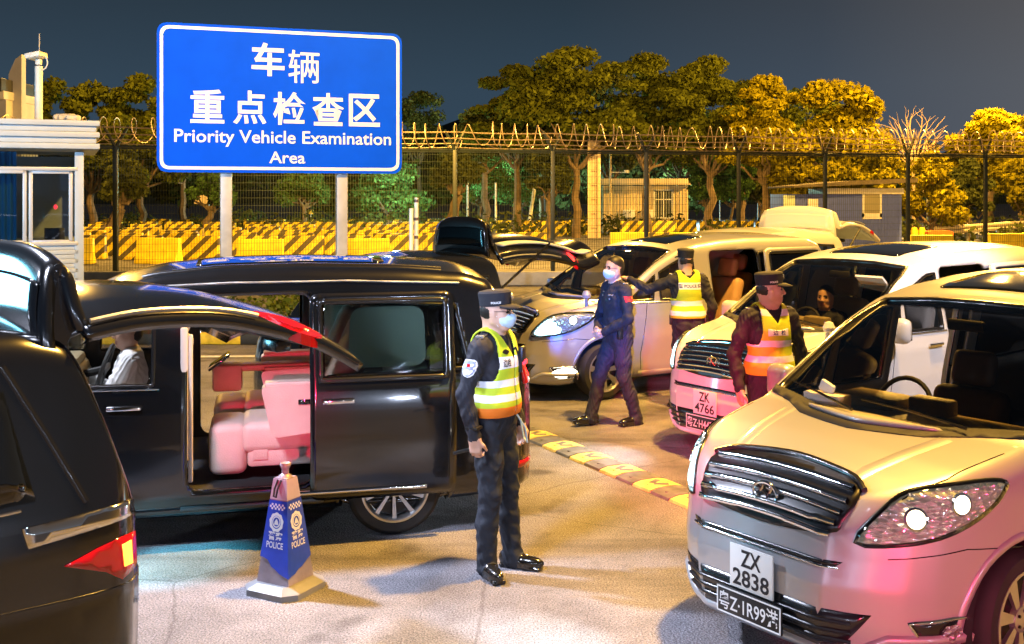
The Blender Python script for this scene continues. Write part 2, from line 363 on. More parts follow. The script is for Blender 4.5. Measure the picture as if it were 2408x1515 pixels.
# ---------------------------------------------------------------- trees
def limb_tube(mb, p, q, r0, r1, bend, rg, n=5):
    p = Vector(p); q = Vector(q); pts = []; rs = []
    for i in range(n+1):
        t = i/n; j = Vector(rg.normal(size=3))*bend*math.sin(math.pi*t)
        pts.append(p.lerp(q, t)+j); rs.append(r0+(r1-r0)*t)
    mb.tube(pts, rs, 7); return pts
def tree(px, Y, top, base_h, wpx, lab, leaf='leaf_olive', n=2600, size=.30, layers=True, seed=0, trunk=.22, lean=0., group='trees beyond the fence', name='tree', squash=.55, trunk_h=None):
    """px centre, crown from base_h px up to top px (picture rows), width in px"""
    rg = np.random.default_rng(seed+100); X = (px-CX)/FPX*Y; zt = CAMH-(top-HY)/FPX*Y; zb = CAMH-(base_h-HY)/FPX*Y; hw = wpx/2/FPX*Y
    t = thing(name, lab, 'tree', (X, Y, 0), 0, group)
    mb = MB(); fork = max(zb*.8, .3); limb_tube(mb, (0, 0, -.1), (lean, 0, fork), trunk*1.25, trunk*.8, .08, rg)
    C = []; Rr = []; K = 26 if n > 2000 else 17
    for i in range(K):
        zz = (i+rg.random())/K; ww = math.sqrt(max(.05, 1-abs((zz*.98-.30)/.72)**2.3))
        an = rg.random()*2*math.pi; rr = math.sqrt(rg.random())*ww if i % 3 else ww*.95
        C.append((lean+math.cos(an)*rr*hw*.78, math.sin(an)*rr*hw*.6, zb+(zt-zb)*(.05+.85*zz)))
        q = hw*(.30+.22*rg.random())*(1-.35*zz); Rr.append((q, q*.9, min(q*squash*(.75+.5*rg.random()), (zt-zb)*.3)))
    C.append((lean, 0, zt-(zt-zb)*.10)); Rr.append((hw*.35, hw*.3, (zt-zb)*.10))
    C = np.array(C); Rr = np.array(Rr)
    # a clump may not leave the envelope
    for i in range(len(C)): C[i, 2] = min(C[i, 2], zt-Rr[i, 2]*.8)
    for c in C[:11]:
        limb_tube(mb, (lean*.9, 0, fork*.97), (c[0], c[1], c[2]), trunk*.45, .025, .15, rg)
    mb.build('trunk', M['bark'], t)
    np_obj('crown', *leaves(C, Rr, n, size, rng=rg, droop=.25), M[leaf], t)
    return t
T = [
 # px, Y, top, base, width, label ...
 (130, 62, 180, 420, 130, 'dark rounded tree behind the booth roof camera pole', 'leaf_olive'),
 (215, 60, 190, 400, 150, 'olive tree rising just right of the booth roof', 'leaf_olive'),
 (330, 61, 172, 410, 170, 'brownish olive tree partly hidden by the left edge of the blue sign', 'leaf_olive'),
 (985, 95, 212, 330, 130, 'small dim tree just right of the blue sign, far off', 'leaf_dark'),
 (1140, 66, 250, 345, 150, 'low dark bushy tree at the left foot of the tallest tree', 'leaf_dark'),
 (1215, 63, 150, 330, 180, 'spreading olive tree with a long left branch, left edge of the tall row', 'leaf_olive'),
 (1355, 60, 108, 330, 260, 'tallest broad olive tree of the row, above the striped pillar', 'leaf_olive'),
 (1520, 61, 122, 340, 190, 'broad olive tree second right from the striped pillar', 'leaf_olive'),
 (1670, 60, 130, 350, 190, 'olive tree with a pointed top above the pale hut roof', 'leaf_olive'),
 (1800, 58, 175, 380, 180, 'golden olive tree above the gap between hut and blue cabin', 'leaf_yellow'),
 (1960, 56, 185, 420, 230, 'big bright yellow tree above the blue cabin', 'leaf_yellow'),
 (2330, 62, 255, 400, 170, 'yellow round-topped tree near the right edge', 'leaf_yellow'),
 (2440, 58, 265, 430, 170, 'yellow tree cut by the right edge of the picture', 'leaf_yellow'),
]
for i, (px, Y, top, bs, wd, lab, lf) in enumerate(T):
    tree(px, Y, top, bs+25, wd*1.28, lab, lf, n=15000 if wd > 150 else 8000, size=.15, seed=i, squash=.42 if i in (5, 6, 7, 8, 9) else .6)
for i, (px, top, wd, lab) in enumerate(((1275, 172, 210, 'dim tree in the second rank behind the tallest tree, left of it'), (1440, 150, 210, 'dim tree in the second rank filling the gap right of the tallest tree'), (1600, 165, 200, 'dim tree in the second rank above the middle of the pale hut'), (1745, 185, 200, 'dim tree in the second rank above the right end of the pale hut'), (1885, 205, 200, 'dim tree in the second rank left of the big yellow tree'), (60, 230, 150, 'dim tree in the second rank behind the booth roof'), (430, 215, 170, 'dim tree in the second rank behind the blue sign'))):
    tree(px, 73, top, 400, wd*1.2, lab, 'leaf_dark' if i in (0, 1, 5, 6) else 'leaf_olive', n=8000, size=.17, seed=30+i)
# lower storey: thinner trees whose trunks show through the fence
U = [
 (235, 52, 330, 470, 120, 'thick leaning trunk tree behind the left fence post', 'leaf_dark', .34, 1.0),
 (480, 58, 400, 480, 110, 'small tree with forked trunk left of the left sign post', 'leaf_green', .2, .4),
 (715, 64, 400, 470, 120, 'low green tree between the two sign posts', 'leaf_green', .16, 0),
 (905, 66, 380, 490, 190, 'green lit tree under the right end of the blue sign', 'leaf_green', .16, .2),
 (1040, 56, 350, 430, 130, 'dark tree with a slanting trunk beside the fence post right of the sign', 'leaf_dark', .28, .9),
 (1130, 70, 340, 470, 130, 'slim tree with pale leaves left of the white leaning trunk', 'leaf_green', .13, 0),
 (1225, 72, 345, 470, 150, 'slim tree with pale lit leaves before the white leaning trunk', 'leaf_green', .13, 0),
 (1290, 60, 330, 450, 120, 'dim slim tree behind the post left of the striped pillar', 'leaf_dark', .16, 0),
 (1660, 66, 330, 470, 90, 'slender straight tree just right of the pale hut', 'leaf_green', .10, 0),
 (1715, 64, 345, 470, 110, 'slender tree second right of the pale hut', 'leaf_green', .10, .2),
 (1780, 66, 330, 480, 110, 'slender tree before the cold lights between hut and blue cabin', 'leaf_dark', .10, .3),
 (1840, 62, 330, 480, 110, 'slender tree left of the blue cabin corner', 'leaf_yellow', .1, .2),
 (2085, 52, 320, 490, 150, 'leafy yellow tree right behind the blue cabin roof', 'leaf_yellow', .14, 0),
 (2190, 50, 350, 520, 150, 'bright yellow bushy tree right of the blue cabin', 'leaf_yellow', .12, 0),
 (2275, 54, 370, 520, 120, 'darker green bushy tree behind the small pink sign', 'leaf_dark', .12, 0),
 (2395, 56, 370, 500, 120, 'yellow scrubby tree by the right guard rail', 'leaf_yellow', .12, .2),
]
for i, (px, Y, top, bs, wd, lab, lf, tr, ln) in enumerate(U):
    tree(px, Y, top, bs, wd, lab, lf, n=4200, size=.125, seed=50+i, trunk=tr, lean=ln, squash=.7, group='low trees behind the fence')
# bare tree
rg = np.random.default_rng(9); t = thing('bare_tree', 'leafless pale tree with fanned twigs right of the yellow tree', 'tree', ((2148-CX)/FPX*54, 54, 0)); t.scale = (.8, .8, .93); mb = MB()
fk = limb_tube(mb, (0, 0, 0), (0, 0, 4.2), .16, .11, .04, rg)[-1]
tw = MB()
for i in range(11):
    a = -1.25+2.5*i/10; q = Vector((math.sin(a)*1.7, rg.normal()*.5, 4.3+math.cos(a)*2.5)); pts = limb_tube(mb, fk, q, .06, .02, .07, rg)
    for j in range(9):
        b = pts[2+j % 4]; limb_tube(tw, b, b+Vector((math.sin(a)*.7+rg.normal()*.35, rg.normal()*.3, .35+rg.random()*.5)), .013, .005, .04, rg, 3)
M['pale_bark'] = mat('pale_bark', (.36, .26, .16), .85, var=.2)
mb.build('trunk', M['pale_bark'], t); tw.build('twigs', M['pale_bark'], t)
# undergrowth at the foot of the trees
uc = np.array([(x, 58+rng.normal()*3+(6 if x < 10 else -4), .5) for x in np.arange(-26, 36, .9)]); ur = np.tile([1.1, 1.2, .8], (len(uc), 1))*(.6+.9*rng.random((len(uc), 1)))
tag(np_obj('undergrowth', *leaves(uc, ur, 9000, .16, rng=rng), M['leaf_dark']), kind='stuff')
wc = np.array([(x, 96+rng.normal()*4, 2.5+rng.random()*3.2) for x in np.arange(-55, 62, 1.5)]); wr = np.tile([2.4, 2.4, 2.2], (len(wc), 1))*(.6+.6*rng.random((len(wc), 1)))
tag(np_obj('far_wood', *leaves(wc, wr, 16000, .4, rng=rng), M['leaf_dark']), kind='stuff')

# ---------------------------------------------------------------- blue sign
SY = 18.9
def build_sign():
    yaw = R(19); c = at(667, 237, SY+.35)
    t = thing('road_sign', 'big blue vehicle examination sign with white lettering on two grey posts', 'road sign', (c.x, c.y, 0), yaw)
    W, H = 4.36, 2.62; zc = c.z
    blue = mat('blue_reflective_sheet', (.0, .09, .95), .55, spec=.06, bump=.03, bscale=3, var=.06, vscale=2)
    white = mat('white_reflective_sheet', (.9, .9, .92), .35)
    out = round_poly([(-W/2, zc-H/2), (W/2, zc-H/2), (W/2, zc+H/2), (-W/2, zc+H/2)], .2, 8)
    pm = MB().prism(out, -.03, .03, 'xz').build('panel', blue, t)
    a = round_poly([(-W/2+.05, zc-H/2+.05), (W/2-.05, zc-H/2+.05), (W/2-.05, zc+H/2-.05), (-W/2+.05, zc+H/2-.05)], .17, 8)
    b = round_poly([(-W/2+.105, zc-H/2+.105), (W/2-.105, zc-H/2+.105), (W/2-.105, zc+H/2-.105), (-W/2+.105, zc+H/2-.105)], .13, 8)
    n = len(a); V = [(x, -.035, z) for x, z in a]+[(x, -.035, z) for x, z in b]
    mobj('border', V, [(i, (i+1) % n, (i+1) % n+n, i+n) for i in range(n)], white, pm)
    lm = MB()
    def row(s, cx, cz, w, h, bold):
        V, F = fit_text(s, w, h, bold); lm.add([(cx+x, -.036, zc+cz+y) for x, y in V], F)
    k = W/545.
    row('车', -.28, 237*k-.0-1.27+.0+.105, .58, .60, .022)
    row('辆', .36, .625, .56, .60, .004)
    for ch, x in zip('重点检查区', (-1.33, -.6, .1, .80, 1.47)): row(ch, x, -.14, .58, .60, .019)
    lm.build('lettering', white, pm); lm = MB(); row('Priority Vehicle Examination', .04, -.70, 3.86, .30, .012); lm.build('lettering', white, pm)
    lm = MB(); row('Area', .06, -1.03, .64, .215, .012); lm.build('lettering', white, pm)
    for x in (-1.0, 1.08):
        MB().box((x, .17, zc/2+.0), (.2, .16, zc), .012).build('post', M['post_grey'], t)
        for z in (zc-.6, zc+.6): MB().box((x, .06, z), (.34, .055, .07), .008).build('clamp', M['steel'], t)
    return t
build_sign()

# ---------------------------------------------------------------- booth
def build_booth():
    Y = 17.6; c = at(197, 460, Y); t = thing('guard_booth', 'pale grey guard booth with ribbed eaves and sliding windows at the left edge', 'booth', (c.x, Y, 0), R(23))
    clad = mat('pale_blue_grey_cladding', (.47, .53, .62), .45, var=.08, vscale=3); fr = mat('grey_window_frame', (.52, .54, .6), .4, .2)
    W, D = 3.6, 2.6
    zz = lambda y: CAMH-(y-HY)/FPX*Y
    body = MB()
    z_sill, z_head, z_e0, z_e1, z_tr = zz(572), zz(358), zz(352), zz(285), zz(398)
    # walls below sill: ribbed
    nr = int((z_sill-.3)/.075)
    for i in range(nr): body.box((-W/2, 0, .3+.075*i+.033), (W-.16, .05+(.03 if i % 2 else 0), .072), .008)
    body.box((-W/2, D/2+.1, 1.6), (W-.1, D-.4, .06)); body.box((-W/2, D+.0, z_head/2+.15), (W, .06, z_head-.3))
    for x in (-.07, -W+.07): body.box((x, .04, z_head/2+.15), (.14, .16, z_head-.3), .01)
    body.box((-.03, D/2, z_sill/2+.15), (.06, D-.1, z_sill-.3)); body.box((-.03, D/2, z_head-.1), (.06, D-.1, .2)); body.box((-.03, D-.35, z_head/2), (.06, .7, z_head-.6))
    body.box((-W/2, D/2, .2), (W+.1, D+.1, .2), .01)
    body.build('wall', clad, t)
    rf = MB(); hs = (z_e1-z_e0)
    for i in range(5):
        z = z_e0+hs*(i+.5)/5; o = (.05 if i % 2 == 0 else .0); rf.box((-W/2+.05, D/2-.02, z), (W+.28+o*2, D+.3+o*2, hs/5-.004), .012)
    rf.build('roof', clad, t)
    for i, (x0, x1) in enumerate(((-1.55, -.86), (-.83, -.17))):
        w_ = MB(); cx = (x0+x1)/2; h = z_tr-.02-z_sill
        for (a, b, c_, d) in ((cx, z_sill+.03, x1-x0, .06), (cx, z_tr-.05, x1-x0, .06), (x0+.03, z_sill+h/2, .06, h), (x1-.03, z_sill+h/2, .06, h)): w_.box((a, -.02+.03*i, b), (c_, .05, d), .006)
        f = w_.build('window', fr, t)
        mobj('pane', [(x0, 0, z_sill), (x1, 0, z_sill), (x1, 0, z_tr), (x0, 0, z_tr)], [(0, 1, 2, 3)], M['booth_glass'], f)
    w_ = MB().box((-W/2, -.02, z_tr), (W-.2, .07, .06), .008).box((-1.3, -.02, (z_tr+z_head)/2), (.05, .05, z_head-z_tr)); w_.box((-W/2, -.02, z_sill), (W-.2, .09, .06), .008)
    w_.box((-2.45, -.02, (z_sill+z_tr)/2), (1.7, .05, z_tr-z_sill))
    f = w_.build('window_frame', fr, t); mobj('pane', [(-W+.1, 0, z_tr), (-.1, 0, z_tr), (-.1, 0, z_head), (-W+.1, 0, z_head)], [(0, 1, 2, 3)], M['booth_glass'], f)
    cur = []; n = 40
    for i in range(n): cur.append((-1.72+.72*i/n, .22+.035*math.sin(i*1.25)))
    mobj('curtain', [(x, y, z_sill-.05) for x, y in cur]+[(x, y, z_head) for x, y in cur], [(i, i+1, n+i+1, n+i) for i in range(n-1)], mat('blue_curtain', (.05, .3, .55), .8), t, True)
    MB().box((-.55, .9, z_sill-.15), (.9, .5, .05)).box((-.45, .95, z_sill+.08), (.32, .06, .3), .01).build('desk', mat('dark_desk', (.03, .03, .035), .5), t)
    MB().lathe([(.001, .04), (.022, .03), (.03, 0), (.022, -.03), (.001, -.04)], 12, Matrix.Translation((-.43, .25, zz(487)))).build('signal_lamp', emit('red_indicator', (1, .03, .04), 6), t)
    return t, z_e1, c
M['booth_glass'] = glass('dark_booth_glass', (.30, .36, .42), 1.2)
booth, zroof, bc = build_booth()
cp = at(91, 285, 18.2); t = thing('camera_pole', 'white pole with a surveillance camera and antenna on the booth roof', 'camera pole', (cp.x, 18.2, zroof-.01))
zz = lambda y: CAMH-(y-HY)/FPX*18.2-zroof
MB().cyl((0, 0, zz(155)/2), .065, zz(155), 16).cyl((0, 0, .01), .12, .03, 16).build('pole', M['white_metal'], t)
MB().cyl((0, .02, (zz(155)+zz(78))/2), .012, zz(78)-zz(155), 8).build('antenna', M['steel'], t)
mbx = MB().box((-.02, -.05, zz(131)), (.26, .34, .09), .02, rot=Matrix.Rotation(R(-12), 3, 'Y')).box((0, 0, zz(145)), (.09, .1, .1), .02); mbx.build('camera_housing', M['white_metal'], t)
MB().tube([(.05+.1*math.sin(a), 0, zz(143)+.13*math.cos(a)-.02) for a in np.linspace(0, math.pi, 10)], .012, 6).build('cable', M['white_metal'], t)
rgx = np.random.default_rng(4); mb = MB()
for i in range(9): mb.box((rgx.normal()*.1, rgx.normal()*.05, .06+rgx.random()*.06), (.18, .14, .1), .045, rot=Matrix.Rotation(rgx.random()*3, 3, 'Z'))
o = mb.build('cloth_bundle', mat('pale_cloth', (.66, .6, .5), .9, var=.2)); o.location = at(155, 286, 17.75)+Vector((0, .1, -.03)); tag(o, 'crumpled pale bundle lying on the booth roof edge', 'bundle')
# building behind the booth
t = thing('roadside_building', 'white gabled slab of a building showing above the booth at far left', 'building', at(30, 460, 45)-Vector((0, 0, CAMH)))
zf = lambda y: CAMH-(y-HY)/FPX*45; bw = mat('dirty_white_wall', (.55, .52, .5), .7, var=.15, vscale=1)
MB().prism([(.02, 3.5), (.37, 3.5), (.37, zf(128)), (.1, zf(140)), (-.18, zf(175)), (-.18, zf(215))], 0, .4, 'xz').build('gable', bw, t)
MB().box((-2.0, .5, zf(205)), (4.0, 3, .55), .02).build('roof', mat('dark_roof', (.03, .03, .035), .6), t)
MB().box((-2, .6, zf(228)), (4.1, 3, .35), .02).box((-1.9, .9, 3.2), (3.8, 3, 6.4)).build('wall', bw, t)

# ---------------------------------------------------------------- fence with razor wire
def build_fence():
    PL = Vector((-10.6, 30.3, 0)); PR = Vector((18.6, 37.6, 0))
    xs = [-120, 5, 272, 540, 806, 1070, 1300, 1520, 1737, 1940, 2135, 2317, 2490]
    d = (PR-PL)
    def on(px):    # intersect viewing column with the fence line
        k = (px-CX)/FPX; s = (k*PL.y-PL.x)/(d.x-k*d.y); return PL+d*s
    pts = [on(x) for x in xs]; Hh = 3.78; dn = d.normalized(); nn = Vector((-dn.y, dn.x, 0))
    t = thing('security_fence', 'tall dark wire mesh fence topped with coiled razor wire across the yard', 'fence', (0, 0, 0))
    pm = mat('dark_green_post_paint', (.012, .02, .022), .5, var=.2); wm = mat('fence_wire', (.03, .045, .03), .55, .3); rm = mat('weathered_razor_wire', (.5, .40, .30), .45, .7, var=.25)
    for p in pts:
        m = MB().box((p.x, p.y, Hh/2), (.125, .125, Hh), .015)
        for s in (-1, 1):
            a = p+Vector((0, 0, Hh-.02)); b = a+dn*.33*s*1.0+nn*.1*s+Vector((0, 0, .62)); m.tube([a, b], [.055, .038], 6)
        m.build('post', pm, t)
    for p, q in zip(pts[:-1], pts[1:]):
        m = MB(); L = (q-p).length; nv = int(L/.076)
        for i in range(1, nv):
            c = p+(q-p)*i/nv; w_ = .0052
            m.add([c-dn*w_+Vector((0, 0, .1)), c+dn*w_+Vector((0, 0, .1)), c+dn*w_+Vector((0, 0, Hh)), c-dn*w_+Vector((0, 0, Hh))], [(0, 1, 2, 3)])
            m.add([c-nn*w_+Vector((0, 0, .1)), c+nn*w_+Vector((0, 0, .1)), c+nn*w_+Vector((0, 0, Hh)), c-nn*w_+Vector((0, 0, Hh))], [(0, 1, 2, 3)])
        for z in np.arange(.12, Hh, .22): m.box(tuple((p+q)/2+Vector((0, 0, z))), (L, .008, .008), rot=Matrix.Rotation(math.atan2(d.y, d.x), 3, 'Z'))
        m.build('mesh_panel', wm, t)
        m = MB()
        for z, r in ((Hh, .035), (Hh-.06, .02)): m.tube([p+Vector((0, 0, z)), q+Vector((0, 0, z))], r, 6)
        m.build('top_rail', pm, t)
        m = MB()
        for s, z in ((-.16, .2), (.16, .2), (-.24, .36), (.24, .36), (-.3, .55), (.3, .55), (0, .08)):
            a = [p+(q-p)*u+nn*s*.4+Vector((0, 0, Hh+z-.03*math.sin(math.pi*u))) for u in np.linspace(0, 1, 7)]; m.tube(a, .013, 5, cap=False)
        m.build('barbed_strand', rm, t)
        m = MB(); turns = int(L/.40); P2 = []; rs = np.random.default_rng(int(p.x*10) & 255)
        jit = rs.normal(size=turns+2)*.13
        for i in range(turns*14+1):
            u = i/(turns*14); a = 2*math.pi*u*turns; j = np.interp(u*turns, np.arange(turns+2), jit)
            P2.append(p+(q-p)*u+dn*(.16*math.cos(a)*.9+j)+nn*.34*math.cos(a)+Vector((0, 0, Hh+.48+.36*math.sin(a)+j*.25)))
        m.tube(P2, .014, 5); m.build('razor_coil', rm, t)
build_fence()

# ---------------------------------------------------------------- concrete barriers
def barrier_mat(nm, fq, ph):
    def fn(N, L, o):
        s = N.new('ShaderNodeSeparateXYZ'); L.new(o, s.inputs[0])
        return mth(N, L, 'GREATER_THAN', mth(N, L, 'FRACT', mth(N, L, 'ADD', mth(N, L, 'MULTIPLY', mth(N, L, 'SUBTRACT', s.outputs['X'], s.outputs['Z']), fq), ph)), .55)
    return pattern(nm, [(.80, .60, .015), (.09, .07, .03)], fn, .6)
BM = [barrier_mat('striped_barrier_paint', 1.75, .1), barrier_mat('striped_barrier_paint', 1.75, .6), mat('plain_yellow_barrier_paint', (.80, .62, .02), .6, var=.18, vscale=4)]
def barrier_mesh(m):
    prof = [(-.3, 0), (.3, 0), (.3, .12), (.17, .38), (.12, .9), (-.12, .9), (-.17, .38), (-.3, .12)]
    b = MB().prism(prof, -.78, .78, 'yz'); o = b.build('concrete_barrier', m)
    bm = bmesh.new(); bm.from_mesh(o.data); bmesh.ops.bevel(bm, geom=bm.edges[:], offset=.02, segments=1, affect='EDGES')
    cell = bmesh.ops.create_cube(bm, size=1, matrix=Matrix.Translation((.0, 0, .05)) @ Matrix.Diagonal((.3, .64, .1, 1)))
    bm.to_mesh(o.data); bm.free(); return o
protos = [barrier_mesh(m) for m in BM]; used = [False]*3
rg = np.random.default_rng(12)
ORD = ['first', 'second', 'third', 'fourth', 'fifth', 'sixth', 'seventh', 'eighth', 'ninth', 'tenth', 'eleventh', 'twelfth', 'thirteenth', 'fourteenth', 'fifteenth', 'sixteenth', 'seventeenth', 'eighteenth']
rows = [(36.8, 150, 1010, 213, 2, 'nearest'), (39.5, 190, 1040, 112, 0, 'second'), (42.5, 160, 1060, 112, 1, 'third'), (46, 180, 1060, 102, 1, 'fourth'), (50, 200, 1080, 96, 0, 'fifth'), (55, 240, 1060, 88, 1, 'sixth'), (60, 240, 1060, 84, 1, 'seventh'), (67, 250, 1080, 90, 0, 'eighth')]
def put_barrier(x, Y, kind, yaw, lab):
    o = protos[kind]
    if used[kind]: o = o.copy(); COL.objects.link(o)
    used[kind] = True; o.location = ((x-CX)/FPX*Y, Y, 0); o.rotation_euler = (0, 0, yaw); tag(o, lab, 'barrier', 'yellow barriers stored beyond the fence')
for (Y, x0, x1, st, kd, nm) in rows:
    x = x0+rg.random()*st*.3; k = 0
    while x < x1:
        kk = kd if kd == 2 else (0 if rg.random() < .5 else 1)
        put_barrier(x, Y+rg.normal()*.35, kk, rg.normal()*.12, '%s from left in the %s barrier row behind the fence, %s' % (ORD[k], nm, 'plain yellow' if kk == 2 else 'black striped')); k += 1; x += st*(.92+.3*rg.random())
k = 0
for x in np.arange(1120, 1860, 62):
    if 1395 < x < 1450 : continue
    put_barrier(x+rg.normal()*6, 62+rg.normal(), int(rg.random() < .5), rg.normal()*.15, '%s striped barrier from left in the far row before the pale hut' % ORD[k]); k += 1
k = 0
for x in (1560, 1635, 1760, 1840, 2190, 2370, 2450, 1480, 1240):
    put_barrier(x, 43 if x < 2000 else 40+rg.random()*3, 2 if x > 2000 or k % 2 else 0, rg.normal()*.15, '%s barrier of the loose line just behind the right half of the fence' % ORD[k]); k += 1

# ---------------------------------------------------------------- pale hut, blue cabin, pillar, bits beyond the fence
def build_hut():
    Y = 70; k = Y/FPX; c = at(1518, 460, Y); t = thing('site_hut', 'pale yellow prefabricated hut with a flat roof and barred window', 'hut', (c.x, Y, 0)); zf = lambda y: CAMH-(y-HY)*k
    wl = mat('cream_panel_wall', (.72, .58, .34), .6, var=.06); W = 200*k; ze = zf(437)
    m = MB().box((0, 2, ze/2), (W, 4, ze))
    for i in range(26): m.box((-W/2+.1+(W-.2)*i/25, -.0, ze/2), (.05, .05, ze-.1))
    m.build('wall', wl, t); MB().box((0, 1.8, zf(428)), (W+.45, 4.6, .42), .03).build('roof', mat('cream_roof_edge', (.75, .62, .4), .6), t)
    wx = (1560-1518)*k; wz = zf(480); f = MB()
    for a, b, c_, d in ((-.62, 0, .08, 1.85), (.62, 0, .08, 1.85), (0, 0, .06, 1.85), (0, .92, 1.3, .09), (0, -.92, 1.3, .09), (0, .3, 1.3, .06)): f.box((wx+a, -.05, wz+b), (c_, .1, d))
    for i in range(7): f.box((wx-.5+i*.17, -.09, wz), (.025, .025, 1.8))
    w_ = f.build('window', M['white_metal'], t); MB().box((wx, -.015, wz), (1.2, .04, 1.8)).build('pane', mat('dim_pane', (.05, .06, .05), .15), w_)
    for x in (1478, 1521): 
        a = MB().box(((x-1518)*k, -.22, zf(504)), (.75, .36, .58), .04); u = a.build('air_conditioner', M['white_metal'], t); MB().cyl(((x-1518)*k-.08, -.405, zf(504)), .2, .02, 20, axis='y').build('fan_grille', M['post_grey'], u)
        MB().box(((x-1518)*k, -.2, zf(513)), (.85, .4, .05)).build('bracket', M['steel'], t)
    return t
build_hut()
def pole_thing(name, lab, cat, px, Y, y0, y1, r, m, group=None):
    c = at(px, HY, Y); t = thing(name, lab, cat, (c.x, Y, 0), 0, group); z1 = CAMH-(y0-HY)/FPX*Y; MB().cyl((0, 0, z1/2), r, z1, 12, r2=r*.85).build('pole', m, t); return t, z1
sp = mat('cream_steel_lit_copy', (.6, .48, .3), .5, var=.12)  # lit copy of the cream steel, light put into the colour
t = thing('gantry_pillar', 'pair of cream steel columns bolted side by side left of the pale hut', 'pillar', at(1397, HY, 60)-Vector((0, 0, CAMH)))
zt = CAMH-(290-HY)/FPX*60
for x in (-.28, .28): MB().box((x, 0, zt/2), (.16, .16, zt), .01).build('column', sp, t)
m = MB()
for z in np.arange(.6, zt, .8): m.box((0, 0, z), (.44, .06, .05))
m.box((0, .1, zt/2), (.4, .05, zt)); m.build('web', mat('cream_steel_shade_copy', (.45, .36, .24), .6, var=.15), t)  # web in the darker copy, shade put into the colour
t, z1 = pole_thing('camera_mast', 'thin cream mast with side cameras beside the pale hut', 'mast', 1435, 66, 345, 0, .07, sp)
MB().box((-.1, 0, z1+.1), (.3, .3, .25), .04).box((.5, 0, z1-1.6), (.8, .06, .06)).box((1.0, -.1, z1-1.55), (.3, .2, .2), .03).build('camera', M['white_metal'], t)
def build_cabin():
    Y = 47; k = Y/FPX; c = at(1985, 460, Y); t = thing('site_cabin', 'blue container cabin with flat awning beyond the right fence', 'cabin', (c.x, Y, 0)); zf = lambda y: CAMH-(y-HY)*k
    bl = mat('blue_cabin_panel', (.08, .12, .55), .5, var=.1); W = 270*k; ze = zf(457)
    m = MB().box((0, 1.5, ze/2), (W, 3, ze))
    for i in range(40): m.box((-W/2+.1+(W-.2)*i/39, 0, ze/2), (.06, .05, ze-.08))
    m.build('wall', bl, t); MB().box((W*.18, 1.4, ze+.14), (W*.66, 3.2, .26), .02).build('roof', M['white_metal'], t)
    MB().box((-W/2+.1, -.03, ze/2), (.5, .06, ze-.1)).build('door', mat('pale_green_door', (.5, .6, .5), .5), t)
    a = MB(); a.prism([(-W*.5, zf(442)), (W*.55, zf(430)), (W*.55, zf(420)), (0, zf(426)), (-W*.5, zf(438))], -1.2, 3.5, 'xz'); a.build('awning', mat('dark_awning', (.06, .045, .03), .8, var=.3), t)
    f = MB(); wx = (2049-1985)*k; wz = zf(482)
    for a_, b, c_, d in ((-.38, 0, .08, 1.1), (.38, 0, .08, 1.1), (0, .52, .84, .09), (0, -.5, .84, .25)): f.box((wx+a_, -.06, wz+b), (c_, .1, d))
    w_ = f.build('window', M['white_metal'], t); MB().box((wx, -.035, wz), (.7, .02, 1.0)).build('pane', mat('pale_pane', (.3, .28, .2), .3), w_)  # pane in a flat pale colour
    MB().box(((1910-1985)*k, -.08, zf(497)), (.45, .12, 1.1), .02).build('notice_board', M['white_metal'], t)
    return t
build_cabin()
def signboard(name, lab, px, Y, y0, y1, wpx, col, ybase):
    k = Y/FPX; c = at(px, HY, Y); t = thing(name, lab, 'sign', (c.x, Y, 0)); z0 = CAMH-(y1-HY)*k; z1 = CAMH-(y0-HY)*k
    MB().box((0, 0, (z0+z1)/2), (wpx*k, .06, z1-z0), .02).build('board', mat('sign_sheet', col, .5), t); MB().cyl((0, .06, z1/2), .045, z1, 10).build('pole', M['steel'], t)
signboard('small_sign', 'small pinkish white sign on a pole right of the blue cabin', 2184, 52, 443, 462, 28, (.75, .5, .5), 540)
signboard('notice_panel', 'wide cream notice panel under the left end of the blue sign', 490, 62, 457, 480, 68, (.62, .5, .36), 540)
signboard('small_sign', 'tiny yellow sign low between the sign posts', 730, 66, 494, 504, 14, (.8, .5, .05), 520)
for px, lab in ((1100, 'pale thin post left of the two white tree posts'), (1166, 'white thin post beside the lit low tree')):
    pole_thing('marker_pole', lab, 'pole', px, 64, 430, 0, .07, mat('pole_white', (.62, .6, .55), .6))
t, z1 = pole_thing('leaning_pole', 'pale leaning trunk-like pole mid fence', 'pole', 1240, 66, 430, 0, .12, mat('pale_wood', (.6, .6, .56), .7)); t.rotation_euler = (0, R(9), 0)
for i, (px, Y, y, s, lab) in enumerate(((1693, 84, 402, .28, 'cold lamp head glowing highest among the slim trees'), (1735, 84, 445, .5, 'broad cold lamp glow left of the blue cabin'), (1783, 82, 452, .7, 'largest cold lamp glow next to the blue cabin corner'), (2182, 60, 411, .3, 'white lamp glowing above the small pinkish sign'), (2062, 62, 436, .13, 'tiny lamp over the cabin awning'), (2130, 300, 470, .1, 'tiny far lamp on the right'))[:5]):
    c = at(px, y, Y); t = thing('park_lamp', lab, 'lamp', (c.x, Y, 0), 0, 'cold lamps among the trees')
    MB().cyl((0, .1, c.z/2), .05, c.z, 8).build('pole', M['steel'], t)
    MB().lathe([(.01, s*.6), (s*.45, s*.4), (s*.5, 0), (s*.3, -s*.3), (.01, -s*.35)], 14, Matrix.Translation((0, 0, c.z))).build('lamp_head', emit('cold_lamp_glow', (.5, .95, 1), 7 if i != 3 else 11), t)
